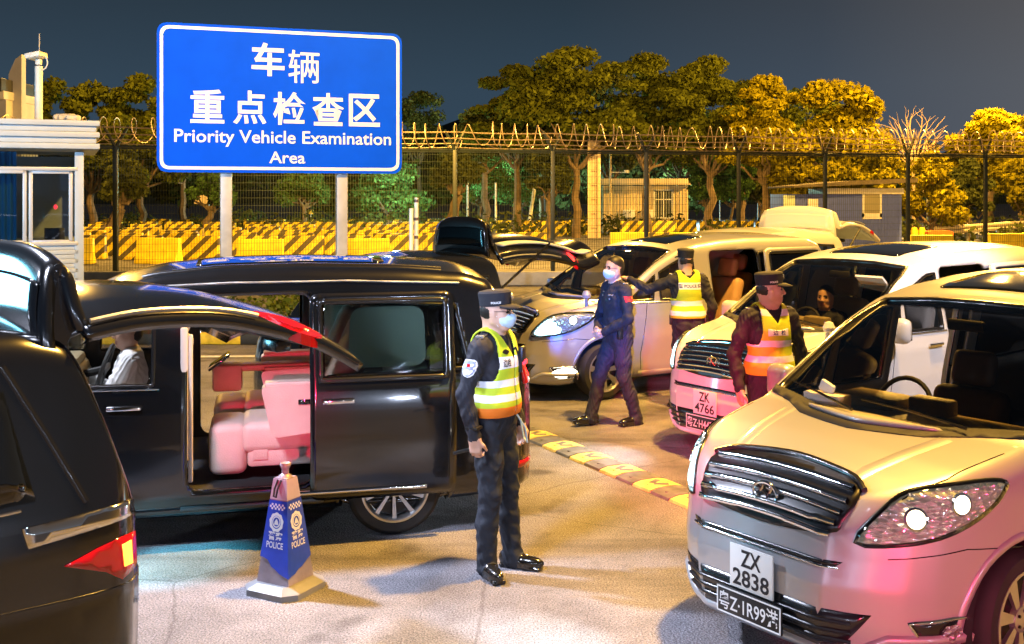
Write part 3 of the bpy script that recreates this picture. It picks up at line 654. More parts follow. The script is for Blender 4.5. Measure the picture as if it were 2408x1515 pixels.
# roadside: guard rail, orange water barrier, yellow posts
t = thing('guard_rail', 'cream steel guard rail along the road at far right', 'guard rail', (0, 0, 0)); m = MB(); p = MB()
A = at(2200, 503, 50); A.z = .75; B = at(2480, 490, 56); B.z = .95
for dz in (-.1, .1): m.tube([A+Vector((0, 0, dz)), (A+B)/2+Vector((0, 0, dz)), B+Vector((0, 0, dz))], .1, 8)
m.build('rail', mat('cream_rail', (.75, .65, .45), .5, .2), t)
for i in range(5): c = A.lerp(B, i/4); MB().box((c.x, c.y+.12, .4), (.12, .12, .8)).build('support', M['steel'], t)
c = at(2208, 520, 47); o = MB().prism([(-.75, 0), (.75, 0), (.7, .35), (.55, .4), (.55, .78), (.35, .85), (-.35, .85), (-.55, .78), (-.55, .4), (-.7, .35)], -.22, .22, 'xz')
o.cyl((-.3, -.225, .5), .09, .03, 12, axis='y').cyl((.3, -.225, .5), .09, .03, 12, axis='y')
o = o.build('water_barrier', mat('orange_plastic', (.85, .16, .03), .45)); o.location = (c.x, 47, 0); tag(o, 'orange plastic water barrier by the right guard rail', 'barrier')
for i, px in enumerate((2150, 2168)):
    c = at(px, 520, 48); o = MB().lathe([(.001, .95), (.1, .95), (.16, .8), (.14, .5), (.22, .1), (.28, .08), (.28, 0), (.001, 0)], 16).build('road_post', mat('yellow_plastic', (.8, .5, .02), .5)); o.location = (c.x, 48, 0)
    tag(o, ('left' if i == 0 else 'right')+' of two squat yellow posts beside the orange barrier', 'post', 'squat yellow posts')
# white height markers right of the sign
for px, y0, lab, Y in ((967, 490, 'shorter lilac-white marker post, left of the pair right of the sign', 17.4), (979, 465, 'taller banded white marker post, right of the pair right of the sign', 17.6)):
    c = at(px, HY, Y); t = thing('marker_post', lab, 'post', (c.x, Y, 0), 0, 'white marker posts'); z1 = CAMH-(y0-HY)/FPX*Y; m = MB().cyl((0, 0, z1/2), .035, z1, 12); m.build('post', M['white_metal'], t)
    m = MB()
    for z in np.arange(1.4, z1, .3 if px > 970 else .9): m.cyl((0, 0, z), .0375, .05, 12)
    m.build('band', mat('dark_band', (.1, .08, .1), .5), t)
# ================================================================== VEHICLES
def paint(name, col, metal=0., rough=.25, flake=.0):
    m = mat(name, col, rough, metal, coat=1., bump=flake, bscale=500) if flake else mat(name, col, rough, metal, coat=1.)
    N, L = nodes(m); b = N['Principled BSDF']; t = N.new('ShaderNodeTexCoord'); n = N.new('ShaderNodeTexNoise'); n.inputs['Scale'].default_value = 5; n.inputs['Detail'].default_value = 7
    L.new(t.outputs['Object'], n.inputs['Vector']); q = N.new('ShaderNodeMapRange'); q.inputs[1].default_value = .35; q.inputs[2].default_value = .75; q.inputs[3].default_value = .03; q.inputs[4].default_value = .14
    L.new(n.outputs['Fac'], q.inputs[0]); L.new(q.outputs[0], b.inputs['Coat Roughness']); return m
M['p_black'] = paint('black_car_paint', (.004, .0045, .006), 0, .2)
M['p_silver'] = paint('silver_car_paint', (.44, .44, .46), .45, .36)
M['p_white'] = paint('pearl_white_car_paint', (.66, .65, .64), .05, .35)
M['trim'] = mat('black_window_trim', (.008, .008, .009), .25, coat=.4)
M['cowl'] = mat('matt_black_cowl', (.008, .008, .008), .7)
M['chrome'] = mat('chrome', (.82, .83, .85), .08, 1.0)
M['dark_chrome'] = mat('dark_grille', (.006, .006, .008), .3)
M['glass'] = glass('clear_car_glass', (.78, .77, .73), 2.2)
M['privacy'] = glass('privacy_car_glass', (.30, .36, .36), 1.2)
M['door_glass'] = glass('smoked_door_glass', (.6, .66, .64), 1.)
M['black_glass'] = mat('black_glass', (.004, .005, .006), .05, coat=1.)
M['liner'] = mat('grey_headliner', (.30, .28, .25), .85)
M['dark_liner'] = mat('dark_cabin_liner', (.02, .02, .022), .8)
M['dash'] = mat('brown_black_dashboard', (.30, .24, .13), .6, bump=.3, bscale=90)
M['tyre'] = mat('tyre_rubber', (.014, .014, .015), .75, var=.3)
M['alloy'] = mat('alloy_rim', (.6, .61, .63), .28, .9, var=.08)
M['cream'] = mat('cream_leather', (.66, .52, .45), .5, var=.08, vscale=6, bump=.15, bscale=120)
M['tan'] = mat('tan_leather', (.42, .25, .14), .5, var=.1, bump=.15, bscale=120)
M['red_lens'] = mat('red_lamp_lens', (.45, .004, .008), .1, coat=1.)
M['red_lit'] = emit('lit_red_lamp', (1, .02, .02), 5.)
M['amber_lit'] = emit('lit_orange_lamp', (1, .25, .03), 5.)
M['bulb_fog'] = emit('lit_fog_lamp', (1, .93, .75), 9.)
M['bulb'] = emit('lit_headlamp', (.85, .95, 1), 9.)
M['glow'] = emit('cold_headlamp_glow', (.5, .93, 1), 8.)
M['bulb_warm'] = emit('warm_headlamp', (1, .8, .5), 7.)
def reflector(glow=0):
    m = mat('faceted_lamp_reflector', (.75, .76, .78), .18, .75, emis=(1, .86, .66), estr=glow); N, L = nodes(m); t = N.new('ShaderNodeTexCoord'); v = N.new('ShaderNodeTexVoronoi'); v.inputs['Scale'].default_value = 26
    mp = N.new('ShaderNodeMapping'); mp.inputs['Scale'].default_value = (1, .6, 1.6); L.new(t.outputs['Object'], mp.inputs[0]); L.new(mp.outputs[0], v.inputs['Vector'])
    b = N.new('ShaderNodeBump'); b.inputs['Strength'].default_value = 1; b.inputs['Distance'].default_value = .03; L.new(v.outputs['Distance'], b.inputs['Height']); L.new(b.outputs[0], N['Principled BSDF'].inputs['Normal']); return m
M['reflector'] = reflector(); M['reflector_glow'] = reflector(.10)  # second copy glows faintly to stand for bulb light on its facets
M['lens'] = glass('clear_lamp_lens', (.93, .94, .95), 1.2)
M['plate_white'] = mat('white_plate', (.8, .8, .78), .4); M['plate_black'] = mat('black_plate', (.012, .012, .014), .4); M['plate_ink'] = mat('plate_lettering_black', (.01, .01, .015), .5); M['plate_white_ink'] = mat('plate_lettering_white', (.8, .8, .8), .5)

A20 = dict(L=4.86, top=([0, .04, .12, .24, .5, .95, 1.07, 1.34, 1.74, 2.08, 2.38, 2.8, 3.3, 4.0, 4.42, 4.60, 4.72, 4.80, 4.86], [.80, .90, .97, 1.015, 1.07, 1.13, 1.15, 1.32, 1.565, 1.715, 1.78, 1.825, 1.845, 1.835, 1.81, 1.745, 1.48, 1.2, 1.0]),
           plan=([0, .05, .12, .22, .36, .55, .75, .95, 2.4, 4.2, 4.6, 4.76, 4.82, 4.86], [.36, .50, .60, .70, .785, .85, .89, .915, .925, .92, .9, .86, .82, .74]),
           nose=([.15, .25, .38, .55, .68, .8, .95, 1.1], [.10, .03, 0, .0, .03, .05, .11, .22]), arch=(.90, 3.85, .39), wb=(.90, 3.85))
A30 = dict(A20); A30['L'] = 4.93
A30['top'] = ([0, .04, .12, .24, .5, .95, 1.05, 1.3, 1.65, 2.0, 2.3, 2.7, 3.3, 4.0, 4.45, 4.66, 4.76, 4.86, 4.93], [.86, .96, 1.03, 1.07, 1.11, 1.16, 1.19, 1.37, 1.60, 1.77, 1.835, 1.875, 1.885, 1.865, 1.83, 1.76, 1.5, 1.2, 1.02])
A30['plan'] = ([0, .03, .08, .16, .28, .45, .7, .95, 2.4, 4.2, 4.62, 4.80, 4.88, 4.93], [.45, .58, .68, .76, .83, .88, .91, .922, .925, .922, .915, .895, .85, .74])
A30['arch'] = (.92, 3.92, .39); A30['wb'] = (.92, 3.92)
SZ = ([.15, .25, .35, .5, .7, .95, 1.08, 1.3, 1.7, 1.92], [.90, .945, .972, .99, 1.0, .992, .972, .925, .845, .80])
class Body:
    def __init__(s, sp):
        s.sp = sp; L = sp['L']
        xs = np.unique(np.concatenate([np.linspace(0, .3, 22), np.linspace(.3, 1.0, 28), np.linspace(1., 4.4, 125), np.linspace(4.4, L, 34)])); s.xs = xs
        def sm(v, k=5):
            for _ in range(2): v = np.convolve(np.pad(v, k//2, mode='edge'), np.ones(k)/k, 'valid')
            return v
        fx = np.linspace(0, L, 800); tp = sm(np.interp(fx, *sp['top']), 13); pl = sm(np.interp(fx, *sp['plan']), 9)
        zb = np.interp(fx, [0, .35, .7, 4.2, 4.6, L], [.20, .19, .22, .22, .24, .30])
        rr = np.interp(fx, [0, .3, .9, 1.2, 2.0, 2.6, 4.3, L], [.09, .11, .10, .075, .09, .15, .15, .1])
        NB, NS, NC, NT = 4, 44, 8, 16; V = []
        for x in xs:
            zt = np.interp(x, fx, tp); wp = np.interp(x, fx, pl); b = np.interp(x, fx, zb); r = min(np.interp(x, fx, rr), (zt-b)*.4)
            w = lambda z: wp*np.interp(z, *SZ)
            half = [(w(b)*i/NB*.97, b) for i in range(NB)]
            for i in range(NS):
                z = b+(zt-r-b)*i/(NS-1); k = w(z); q = max(0, 1-(z-b)/.05) if z-b < .05 else 0; half.append((k-.02*q*q, z))
            we = w(zt-r); slope = (w(zt-r)-w(zt-r-.02))/.02
            for i in range(1, NC+1):
                a = math.pi/2*i/NC; half.append((we-r*(1-math.cos(a))+slope*r*math.sin(a)*.6*math.cos(a), zt-r+r*math.sin(a)))
            ye = half[-1][0]; cr = .045 if x > 1 else .03
            for i in range(1, NT+1):
                y = ye*(1-i/NT); half.append((y, zt+cr*(1-(y/ye)**2)*min(1, ye/.6)))
            nz = lambda z: np.interp(z, *sp['nose'])*max(0, 1-x/.95)**1.5
            for y, z in half: V.append((x+nz(z), y, z))
        s.nh = len(half); s.V = np.array(V).reshape(len(xs), s.nh, 3)
        nh = s.nh; nx = len(xs); P = []; 
        R_ = s.V; Lf = R_.copy(); Lf[..., 1] *= -1
        P = np.concatenate([R_.reshape(-1, 3), Lf.reshape(-1, 3)]); off = nx*nh; F = []
        for i in range(nx-1):
            for j in range(nh-1):
                a, b, c, d = i*nh+j, (i+1)*nh+j, (i+1)*nh+j+1, i*nh+j+1
                F.append((a, d, c, b)); F.append((off+a, off+b, off+c, off+d))
        for i, fl in ((0, 0), (nx-1, 1)):
            for j in range(1, nh-1):
                q = (i*nh+j, i*nh+j+1, off+i*nh+j+1, off+i*nh+j); F.append(q[::-1] if fl == 0 else q)
        bm = bmesh.new(); vs = [bm.verts.new(p) for p in P]
        for f in F:
            try: bm.faces.new([vs[k] for k in f])
            except ValueError: pass
        bmesh.ops.remove_doubles(bm, verts=bm.verts[:], dist=.0005); bmesh.ops.recalc_face_normals(bm, faces=bm.faces[:])
        s.bm = bm; s.bvh = BVHTree.FromBMesh(bm); s.L = L
    # axes: front (y,z), rear (y,z), near (x,z), far (x,z), top (x,y), cyl (deg,z) round the nose, rcyl round the tail
    def ray(s, ax, u, v):
        if ax == 'front': o, d = Vector((-3, u, v)), Vector((1, 0, 0))
        elif ax == 'rear': o, d = Vector((9, u, v)), Vector((-1, 0, 0))
        elif ax == 'near': o, d = Vector((u, -4, v)), Vector((0, 1, 0))
        elif ax == 'far': o, d = Vector((u, 4, v)), Vector((0, -1, 0))
        elif ax == 'top': o, d = Vector((u, v, 5)), Vector((0, 0, -1))
        elif ax == 'cyl': a = R(u); o = Vector((1.0-4*math.cos(a), 4*math.sin(a), v)); d = Vector((math.cos(a), -math.sin(a), 0))
        elif ax == 'rcyl': a = R(u); c = s.L-1.0; o = Vector((c+4*math.cos(a), 4*math.sin(a), v)); d = Vector((-math.cos(a), -math.sin(a), 0))
        h = s.bvh.ray_cast(o, d)
        if h[0] is None:
            n = s.bvh.find_nearest(o+d*3); return n[0], n[1]
        return h[0], h[1] if h[1].dot(d) < 0 else -h[1]
    def par(s, ax, p):
        if ax in ('front', 'rear'): return p.y, p.z
        if ax in ('near', 'far'): return p.x, p.z
        if ax == 'top': return p.x, p.y
        if ax == 'cyl': return math.degrees(math.atan2(p.y, 1.0-p.x)), p.z
        return math.degrees(math.atan2(p.y, p.x-(s.L-1.0))), p.z
    def facing(s, ax, n):
        if ax == 'front': return n.x < -.2
        if ax == 'rear': return n.x > .2
        if ax == 'near': return n.y < -.3
        if ax == 'far': return n.y > .3
        if ax == 'top': return n.z > .5
        return True
    def holes(s, hs):
        """cut outlines out of the shell, snapping the cut edge to the outline"""
        for ax, poly in hs:
            poly = [tuple(p) for p in poly]; A = np.array(poly); B = np.roll(A, -1, 0)
            lo, hi = A.min(0)-.001, A.max(0)+.001; kill = []
            for f in s.bm.faces:
                if not s.facing(ax, f.normal): continue
                u, v = s.par(ax, f.calc_center_median())
                if lo[0] <= u <= hi[0] and lo[1] <= v <= hi[1] and inpoly(u, v, A): kill.append(f)
            edge = {v for f in kill for v in f.verts}; bmesh.ops.delete(s.bm, geom=kill, context='FACES')
            for v in edge:
                if not v.is_valid or not v.link_faces: continue
                p = np.array(s.par(ax, v.co)); d = B-A; t = np.clip(((p-A)*d).sum(1)/np.maximum((d*d).sum(1), 1e-9), 0, 1); q = A+d*t[:, None]; k = ((q-p)**2).sum(1).argmin()
                if math.sqrt(((q[k]-p)**2).sum()) < (.06 if ax not in ('cyl', 'rcyl') else 3):
                    v.co = s.ray(ax, *q[k])[0]
    def shell(s, name, pm, lm, parent, thick=.03):
        me = bpy.data.meshes.new(name); s.bm.normal_update(); s.bm.to_mesh(me)
        me.polygons.foreach_set('use_smooth', np.ones(len(me.polygons), dtype=bool)); me.materials.append(pm); me.materials.append(lm)
        o = bpy.data.objects.new(name, me); COL.objects.link(o); o.parent = parent
        md = o.modifiers.new('skin', 'SOLIDIFY'); md.thickness = thick; md.offset = -1; md.material_offset = 1; md.material_offset_rim = 0; md.use_even_offset = False
        return o
    def patch(s, ax, poly, off=.004, cell=.05, depth=.02, inner=None, shift=(0, 0, 0), us=1.):
        """a sheet that follows the shell inside an outline, standing `off` proud, with a skirt going `depth` back"""
        su = 57. if ax in ('cyl', 'rcyl') else 1.
        def dens(pl):
            out = []
            for i, p in enumerate(pl):
                q = pl[(i+1) % len(pl)]; n = max(1, int(math.hypot((q[0]-p[0])/su, q[1]-p[1])/cell+.5))
                out += [(p[0]+(q[0]-p[0])*k/n, p[1]+(q[1]-p[1])*k/n) for k in range(n)]
            return out
        bd = dens(poly); inn = dens(inner) if inner else []; A = np.array(bd); lo, hi = A.min(0), A.max(0)
        pts = [Vector((p[0]/su, p[1])) for p in bd]; nb = len(pts); pts += [Vector((p[0]/su, p[1])) for p in inn]; ni = len(inn)
        con = [(i, (i+1) % nb) for i in range(nb)]+[(nb+i, nb+(i+1) % ni) for i in range(ni)]
        A2 = np.array([(p.x, p.y) for p in pts[:nb]]); I2 = np.array([(p.x, p.y) for p in pts[nb:]]) if ni else None
        for u in np.arange(lo[0]/su+cell*.6, hi[0]/su, cell):
            for v in np.arange(lo[1]+cell*.6, hi[1], cell):
                if inpoly(u, v, A2) and edist(u, v, A2) > cell*.4 and not (ni and (inpoly(u, v, I2) or edist(u, v, I2) < cell*.4)): pts.append(Vector((u, v)))
        vs, es, fs, ov, oe, of = delaunay_2d_cdt(pts, con, [], 0, 1e-6)
        P = []; Nn = []
        for p in vs:
            h, n = s.ray(ax, p.x*su, p.y); P.append(h+n*off+Vector(shift)); Nn.append(n)
        F = []
        for f in fs:
            c = (vs[f[0]]+vs[f[1]]+vs[f[2]])/3
            if not inpoly(c.x, c.y, A2) or (ni and inpoly(c.x, c.y, I2)): continue
            n = (P[f[1]]-P[f[0]]).cross(P[f[2]]-P[f[0]]); F.append(f if n.dot(Nn[f[0]]) > 0 else f[::-1])
        cnt = {}
        for f in F:
            for i in range(3): cnt[(f[i], f[(i+1) % 3])] = 1
        k = len(P); bmap = {}
        for (a, b) in [e for e in cnt if (e[1], e[0]) not in cnt]:
            for q in (a, b):
                if q not in bmap: bmap[q] = len(P); P.append(P[q]-Nn[q]*depth)
            F.append((b, a, bmap[a], bmap[b]))
        return P, F
    def ribbon(s, ax, pts, wd, off=.004, closed=False, cell=.04, depth=.008, shift=(0, 0, 0)):
        """a raised band of width wd along a line drawn on the shell"""
        su = 57. if ax in ('cyl', 'rcyl') else 1.; Q = []
        m = len(pts)
        for i in range(m if closed else m-1):
            p, q = pts[i], pts[(i+1) % m]; n = max(1, int(math.hypot((q[0]-p[0])/su, q[1]-p[1])/cell+.5)); Q += [(p[0]+(q[0]-p[0])*k/n, p[1]+(q[1]-p[1])*k/n) for k in range(n)]
        if not closed: Q.append(pts[-1])
        H = [s.ray(ax, *q) for q in Q]; V = []; F = []; n = len(H)
        for i, (h, nn) in enumerate(H):
            a = H[i-1][0] if (i or closed) else h; b = H[(i+1) % n][0] if (i < n-1 or closed) else h; t = (b-a); t = t.normalized() if t.length > 1e-6 else Vector((1, 0, 0)); sd = t.cross(nn).normalized()*wd/2; sh = Vector(shift)
            V += [h-sd-nn*depth+sh, h-sd*.8+nn*off+sh, h+sd*.8+nn*off+sh, h+sd-nn*depth+sh]
        for i in range(n if closed else n-1):
            j = (i+1) % n
            for k in range(3): F.append((i*4+k, i*4+k+1, j*4+k+1, j*4+k))
        return V, F
def inpoly(u, v, A):
    x, y = A[:, 0], A[:, 1]; x2, y2 = np.roll(x, -1), np.roll(y, -1); c = ((y > v) != (y2 > v))
    if not c.any(): return False
    xi = x[c]+(v-y[c])/(y2[c]-y[c])*(x2[c]-x[c]); return bool((xi > u).sum() % 2)
def edist(u, v, A):
    B = np.roll(A, -1, 0); d = B-A; p = np.array((u, v)); t = np.clip(((p-A)*d).sum(1)/np.maximum((d*d).sum(1), 1e-12), 0, 1); return math.sqrt((((A+d*t[:, None])-p)**2).sum(1).min())
def wheel(parent, x, y, sgn, style=0, rt=.335, tm=None):
    Mx = Matrix.Translation((x, y, rt)) @ Matrix.Rotation(R(90)*(1 if sgn < 0 else -1), 4, 'X'); wd = .205
    m = MB().lathe([(.225, -wd/2), (.30, -wd/2), (rt-.012, -wd/2+.02), (rt, -wd/2+.05), (rt, wd/2-.05), (rt-.012, wd/2-.02), (.30, wd/2), (.232, wd/2), (.225, wd/2-.02)], 48, Mx)
    for k in (-.03, .03): m.lathe([(rt+.0006, k-.004), (rt+.0006, k+.004)], 48, Mx)
    wh = thing_part('wheel', parent); m.build('tyre', M['tyre'], wh)
    r = MB().lathe([(.236, wd/2-.03), (.24, wd/2+.004), (.225, wd/2+.006), (.212, wd/2-.01), (.208, -wd/2+.02)], 48, Mx)
    n = 7 if style == 0 else 10
    def P(rad, an, zz): return Mx @ Vector((rad*math.cos(an), rad*math.sin(an), zz))
    for k in range(n):
        a = 2*math.pi*k/n+.2; da1, da2 = (.30, .17) if style == 0 else (.2, .10); z1 = wd/2-.01; z0 = wd/2-.035
        if style == 0: fan = [(a-da1*.9, .06), (a+da1*.9, .06), (a+da2*1.0, .222), (a-da2*1.0, .222)]; fans = [fan]
        else: fans = [[(a-.14, .06), (a-.02, .06), (a+.10, .222), (a+.03, .222)], [(a+.02, .06), (a+.14, .06), (a-.03+.2, .222), (a-.1+.2, .222)]]
        for fn_ in fans: 
            V = [P(q, an, z0+.0) for an, q in fn_]+[P(q, an, z1 if q > .1 else z1-.008) for an, q in fn_]; r.add(V, [(0, 1, 2, 3), (7, 6, 5, 4), (0, 4, 5, 1), (1, 5, 6, 2), (2, 6, 7, 3), (3, 7, 4, 0)])
    r.lathe([(.001, wd/2-.004), (.03, wd/2-.005), (.062, wd/2-.014), (.066, wd/2-.045)], 24, Mx)
    r.build('rim', M['alloy'], wh)
    d = MB().lathe([(.001, wd/2-.075), (.205, wd/2-.075)], 32, Mx)
    for k in range(5): d.lathe([(.001, wd/2-.002), (.008, wd/2-.002), (.009, wd/2-.02)], 8, Mx @ Matrix.Translation((.042*math.cos(k*1.2566), .042*math.sin(k*1.2566), 0)))
    d.build('brake_disc', M['dark_chrome'], wh)
def thing_part(name, parent):
    o = bpy.data.objects.new(name, None); COL.objects.link(o); o.empty_display_size = .05; o.parent = parent; return o
def add(name, geo, m, parent, smooth=True):
    return mobj(name, geo[0], geo[1], m, parent, smooth)
def mirror(poly): return [(-u, v) for u, v in poly]
WIN = dict(quarter=[(1.24, 1.135), (1.62, 1.135), (1.68, 1.43)], front=[(1.73, 1.13), (2.30, 1.12), (2.30, 1.64), (2.16, 1.63), (1.96, 1.55), (1.75, 1.455)],
           slide=[(2.42, 1.12), (3.30, 1.12), (3.30, 1.65), (2.42, 1.65)], rear=[(3.42, 1.13), (4.46, 1.16), (4.36, 1.60), (3.42, 1.65)])
def arc_hole(cx, r):
    return [(cx+r*math.cos(a), .34+r*math.sin(a)) for a in np.linspace(math.pi*1.12, -.12*math.pi, 26)]+[(cx+r, .05), (cx-r, .05)]
def seat(mb, x, y, w=.52, z=.42, back=.72, tilt=14, mi=0, big=False):
    T_ = Matrix.Rotation(R(tilt), 3, 'Y')
    mb.box((x+.02, y, z+.09), (.56, w, .22), .07, 3, mi=mi); mb.box((x+.02, y, z-.1), (.42, w*.8, .22), .03, mi=mi)
    mb.box((x+.36, y, z+.18+back/2), (.17, w, back), .07, 3, rot=T_, mi=mi); mb.box((x+.44, y, z+.3+back), (.12, w*.58, .24), .055, 3, rot=T_, mi=mi)
    for s in (-1, 1): mb.box((x+.1, y+s*(w/2+.04), z+.3), (.4, .07, .1), .03, 2, mi=mi)
def headlamp(B, root, sgn, lit=0, hl=None):
    hl = hl or [(30, .765), (42, .77), (56, .82), (68, .905), (74, .975), (75.5, 1.02), (68, 1.035), (56, 1.025), (44, .995), (37, .92)]
    pl = [(sgn*a, z) for a, z in smooth_poly(hl, 3)]
    h = add('headlight', B.patch('cyl', pl, .004, .04, .02), M['reflector_glow' if lit else 'reflector'], root)
    add('lamp_rim', B.ribbon('cyl', pl, .022, .010, True), M['dark_chrome'], h)
    for a, z, r in ((45, .885, .042), (58, .945, .042)):
        mb = MB(); mk = MB()
        p, n = B.ray('cyl', sgn*a, z); q = n.to_track_quat('Z', 'Y').to_matrix().to_4x4(); Mx = Matrix.Translation(p+n*.004) @ q
        mk.lathe([(r*1.3, 0), (r*1.32, .012), (r*1.05, .014), (r, .004)], 24, Mx); mb.lathe([(r, .005), (r*.8, .012), (r*.4, .017), (.001, .018)], 24, Mx); mb.build('bulb', {0: M['reflector'], 1: M['bulb_warm'], 2: M['bulb']}[lit], h); mk.build('lamp_bezel', M['chrome'], h)
    if lit == 2:
        gp = [(sgn*a, z) for a, z in smooth_poly([(33, .79), (42, .785), (50, .82), (47, .90), (43, .955), (38, .90)], 3)]
        add('lamp_glow', B.patch('cyl', gp, .014, .04, .01), M['glow'], h)
    add('lens', B.patch('cyl', pl, .02, .05, .018), M['lens'], h)
    return h
def plates(root, B, z, two, blk, w2=.28, h2=.22, tilt=0):
    p, n = B.ray('front', 0, z+.05); x = p.x-.025; T_ = Matrix.Rotation(R(tilt), 3, 'Y')
    a = MB().box((x, 0, z+.11), (.012, w2, h2), .004).build('number_plate', M['plate_white'], root); lt = MB()
    for i, s in enumerate(two):
        V, F = fit_text(s, .13 if len(s) == 2 else .235, .085, .02); lt.add([(x-.0075, u, z+.11+(.05 if i == 0 else -.05)+v) for u, v in [(-q[0], q[1]) for q in V]], F)
    lt.build('plate_lettering', M['plate_ink'], a)
    b = MB().box((x-.02, 0, z-.075), (.014, .42, .14), .004).build('number_plate', M['plate_black'], root); tag(b, 'black plate with white characters'); lt = MB()
    V, F = fit_text(blk, .385, .092, .01); lt.add([(x-.0285, -u, z-.075+v) for u, v in V], F)
    for (c_, d_) in (((0, .062), (.41, .008)), ((0, -.062), (.41, .008)), ((.203, 0), (.008, .13)), ((-.203, 0), (.008, .13))): lt.box((x-.0275, c_[0], z-.075+c_[1]), (.002, d_[0], d_[1]))
    lt.build('plate_lettering', M['plate_white_ink'], b)
def front_face(B, root, pm, lit=(0, 0), emblem=True, bars=5, plate=None):
    gt = [(-31, .975), (-26, 1.005), (0, 1.025), (26, 1.005), (31, .975), (27, .85), (23, .785), (0, .75), (-23, .785), (-27, .85)]
    g_ = add('grille', B.patch('cyl', smooth_poly(gt, 4), .006, .03, .03), M['dark_chrome'], root)
    for i in range(bars):
        z = .795+.185*i/(bars-1); u = 23.5+5.5*i/(bars-1)
        add('grille_bar', B.ribbon('cyl', smooth_poly([(-u, z-.012), (-u*.5, z+.002), (0, z+.006), (u*.5, z+.002), (u, z-.012)], 4, False), .030, .03, cell=.03), M['chrome'], g_)
    add('grille_hood_lip', B.ribbon('cyl', smooth_poly([(-32, .972), (-26, 1.012), (0, 1.035), (26, 1.012), (32, .972)], 5, False), .03, .022), M['trim'] if bars == 5 else M['chrome'], g_)
    if emblem:
        p, n = B.ray('front', 0, .90); q = MB(); x = p.x-.045
        q.tube([(x, .075*math.cos(a), .88+.058*math.sin(a)) for a in np.linspace(0, 2*math.pi, 28, endpoint=False)], .009, 8, closed=True)
        for s_ in (-1, 1): q.tube([(x, .03*s_+.028, .835), (x, .03*s_-.02, .925)], .010, 8)
        q.tube([(x, .05, .925), (x, -.05, .835)], .008, 8); q.build('emblem', M['chrome'], g_)
    add('upper_slot', B.patch('cyl', [(-27, .665), (27, .665), (25, .64), (-25, .64)], .004, .05), M['trim'], root)
    add('slot_trim', B.ribbon('cyl', [(-26, .635), (0, .632), (26, .635)], .012, .01), M['chrome'], root)
    it = add('lower_intake', B.patch('cyl', [(-34, .44), (34, .44), (26, .255), (-26, .255)], .004, .05), M['trim'], root)
    for z in (.30, .345, .39): add('intake_bar', B.ribbon('cyl', [(-29, z), (0, z), (29, z)], .014, .016), M['dark_chrome'], it)
    add('bumper_lip', B.ribbon('cyl', [(-62, .32), (-38, .33), (-28, .235), (0, .225), (28, .235), (38, .33), (62, .32)], .045, .022), pm, root)
    for s_ in (-1, 1):
        headlamp(B, root, s_, lit[0 if s_ < 0 else 1])
        fp = [(s_*43, .41), (s_*60, .42), (s_*62, .285), (s_*48, .27)]
        f_ = add('fog_lamp', B.patch('cyl', round_poly(fp, .03, 2) if False else fp, .004, .04), M['trim'], root)
        add('fog_bezel', B.ribbon('cyl', fp, .014, .012, True), M['chrome'], f_)
        p, n = B.ray('cyl', s_*55, .345); Mx = Matrix.Translation(p+n*.006) @ n.to_track_quat('Z', 'Y').to_matrix().to_4x4(); fr_ = 1.7 if lit[0 if s_ < 0 else 1] == 2 else 1.
        if fr_ > 1: add('fog_glass', B.patch('cyl', [(s_*a, z) for a, z in smooth_poly([(44, .33), (48, .385), (56, .395), (61, .36), (57, .315), (49, .295)], 3)], .02, .03, .01), M['bulb_fog'], f_)  # lit lens enlarged to an oval glowing patch to carry its glare
        else: MB().lathe([(.055, 0), (.056, .012), (.045, .014), (.001, .018)], 20, Mx).build('fog_glass', M['reflector'], f_)
        add('bumper_seam', B.ribbon('cyl', [(s_*38, .70), (s_*60, .735), (s_*82, .70)], .006, .002), M['trim'], root)
    # bonnet seams and creases
    for s_ in (-1, 1):
        add('bonnet_seam', B.ribbon('top', [(.22, s_*.62), (.5, s_*.74), (.9, s_*.80)], .008, .0015), M['trim'], root)
        add('bonnet_crease', B.ribbon('top', [(.22, s_*.36), (.55, s_*.44), (.88, s_*.50)], .10, .0025, depth=.004), pm, root)
    if plate: plates(root, B, *plate)
WS = [(-.80, 1.185), (-.4, 1.15), (0, 1.142), (.4, 1.15), (.80, 1.185), (.77, 1.40), (.715, 1.62), (.66, 1.705), (.3, 1.735), (0, 1.74), (-.3, 1.735), (-.66, 1.705), (-.715, 1.62), (-.77, 1.40)]
def windscreen(B, root, gl, wip=True):
    add('windscreen', B.patch('front', WS, -.012, .07, .002), gl, root)
    add('windscreen_trim', B.ribbon('front', WS, .035, .004, True, depth=.03), M['trim'], root)
    add('cowl', B.patch('front', [(-.84, 1.20), (-.4, 1.165), (0, 1.157), (.4, 1.165), (.84, 1.20), (.82, 1.168), (.4, 1.136), (0, 1.128), (-.4, 1.136), (-.82, 1.168)], .006, .05, .01), M['cowl'], root)
    for (y0, y1, z1) in ((-.55, .12, 1.20), (.10, .70, 1.22)):
        p = B.ray('front', y0, 1.16)[0]+Vector((-.03, 0, .03)); q = B.ray('front', y1, z1)[0]+Vector((-.03, 0, .03)); MB().tube([p, p.lerp(q, .5)+Vector((-.012, 0, .012)), q], [.010, .008, .005], 6).build('wiper', M['trim'], root)
def door_mirror(B, root, sgn, pm, x=1.42):
    y = sgn*1.01; m = MB().box((x, y, 1.17), (.14, .2, .23), .06, 3); m.box((x+.02, sgn*.9, 1.1), (.1, .16, .06), .02); o = m.build('door_mirror', pm, root, True)
    MB().box((x+.073, y, 1.17), (.004, .15, .17)).build('mirror_glass', M['black_glass'], o)
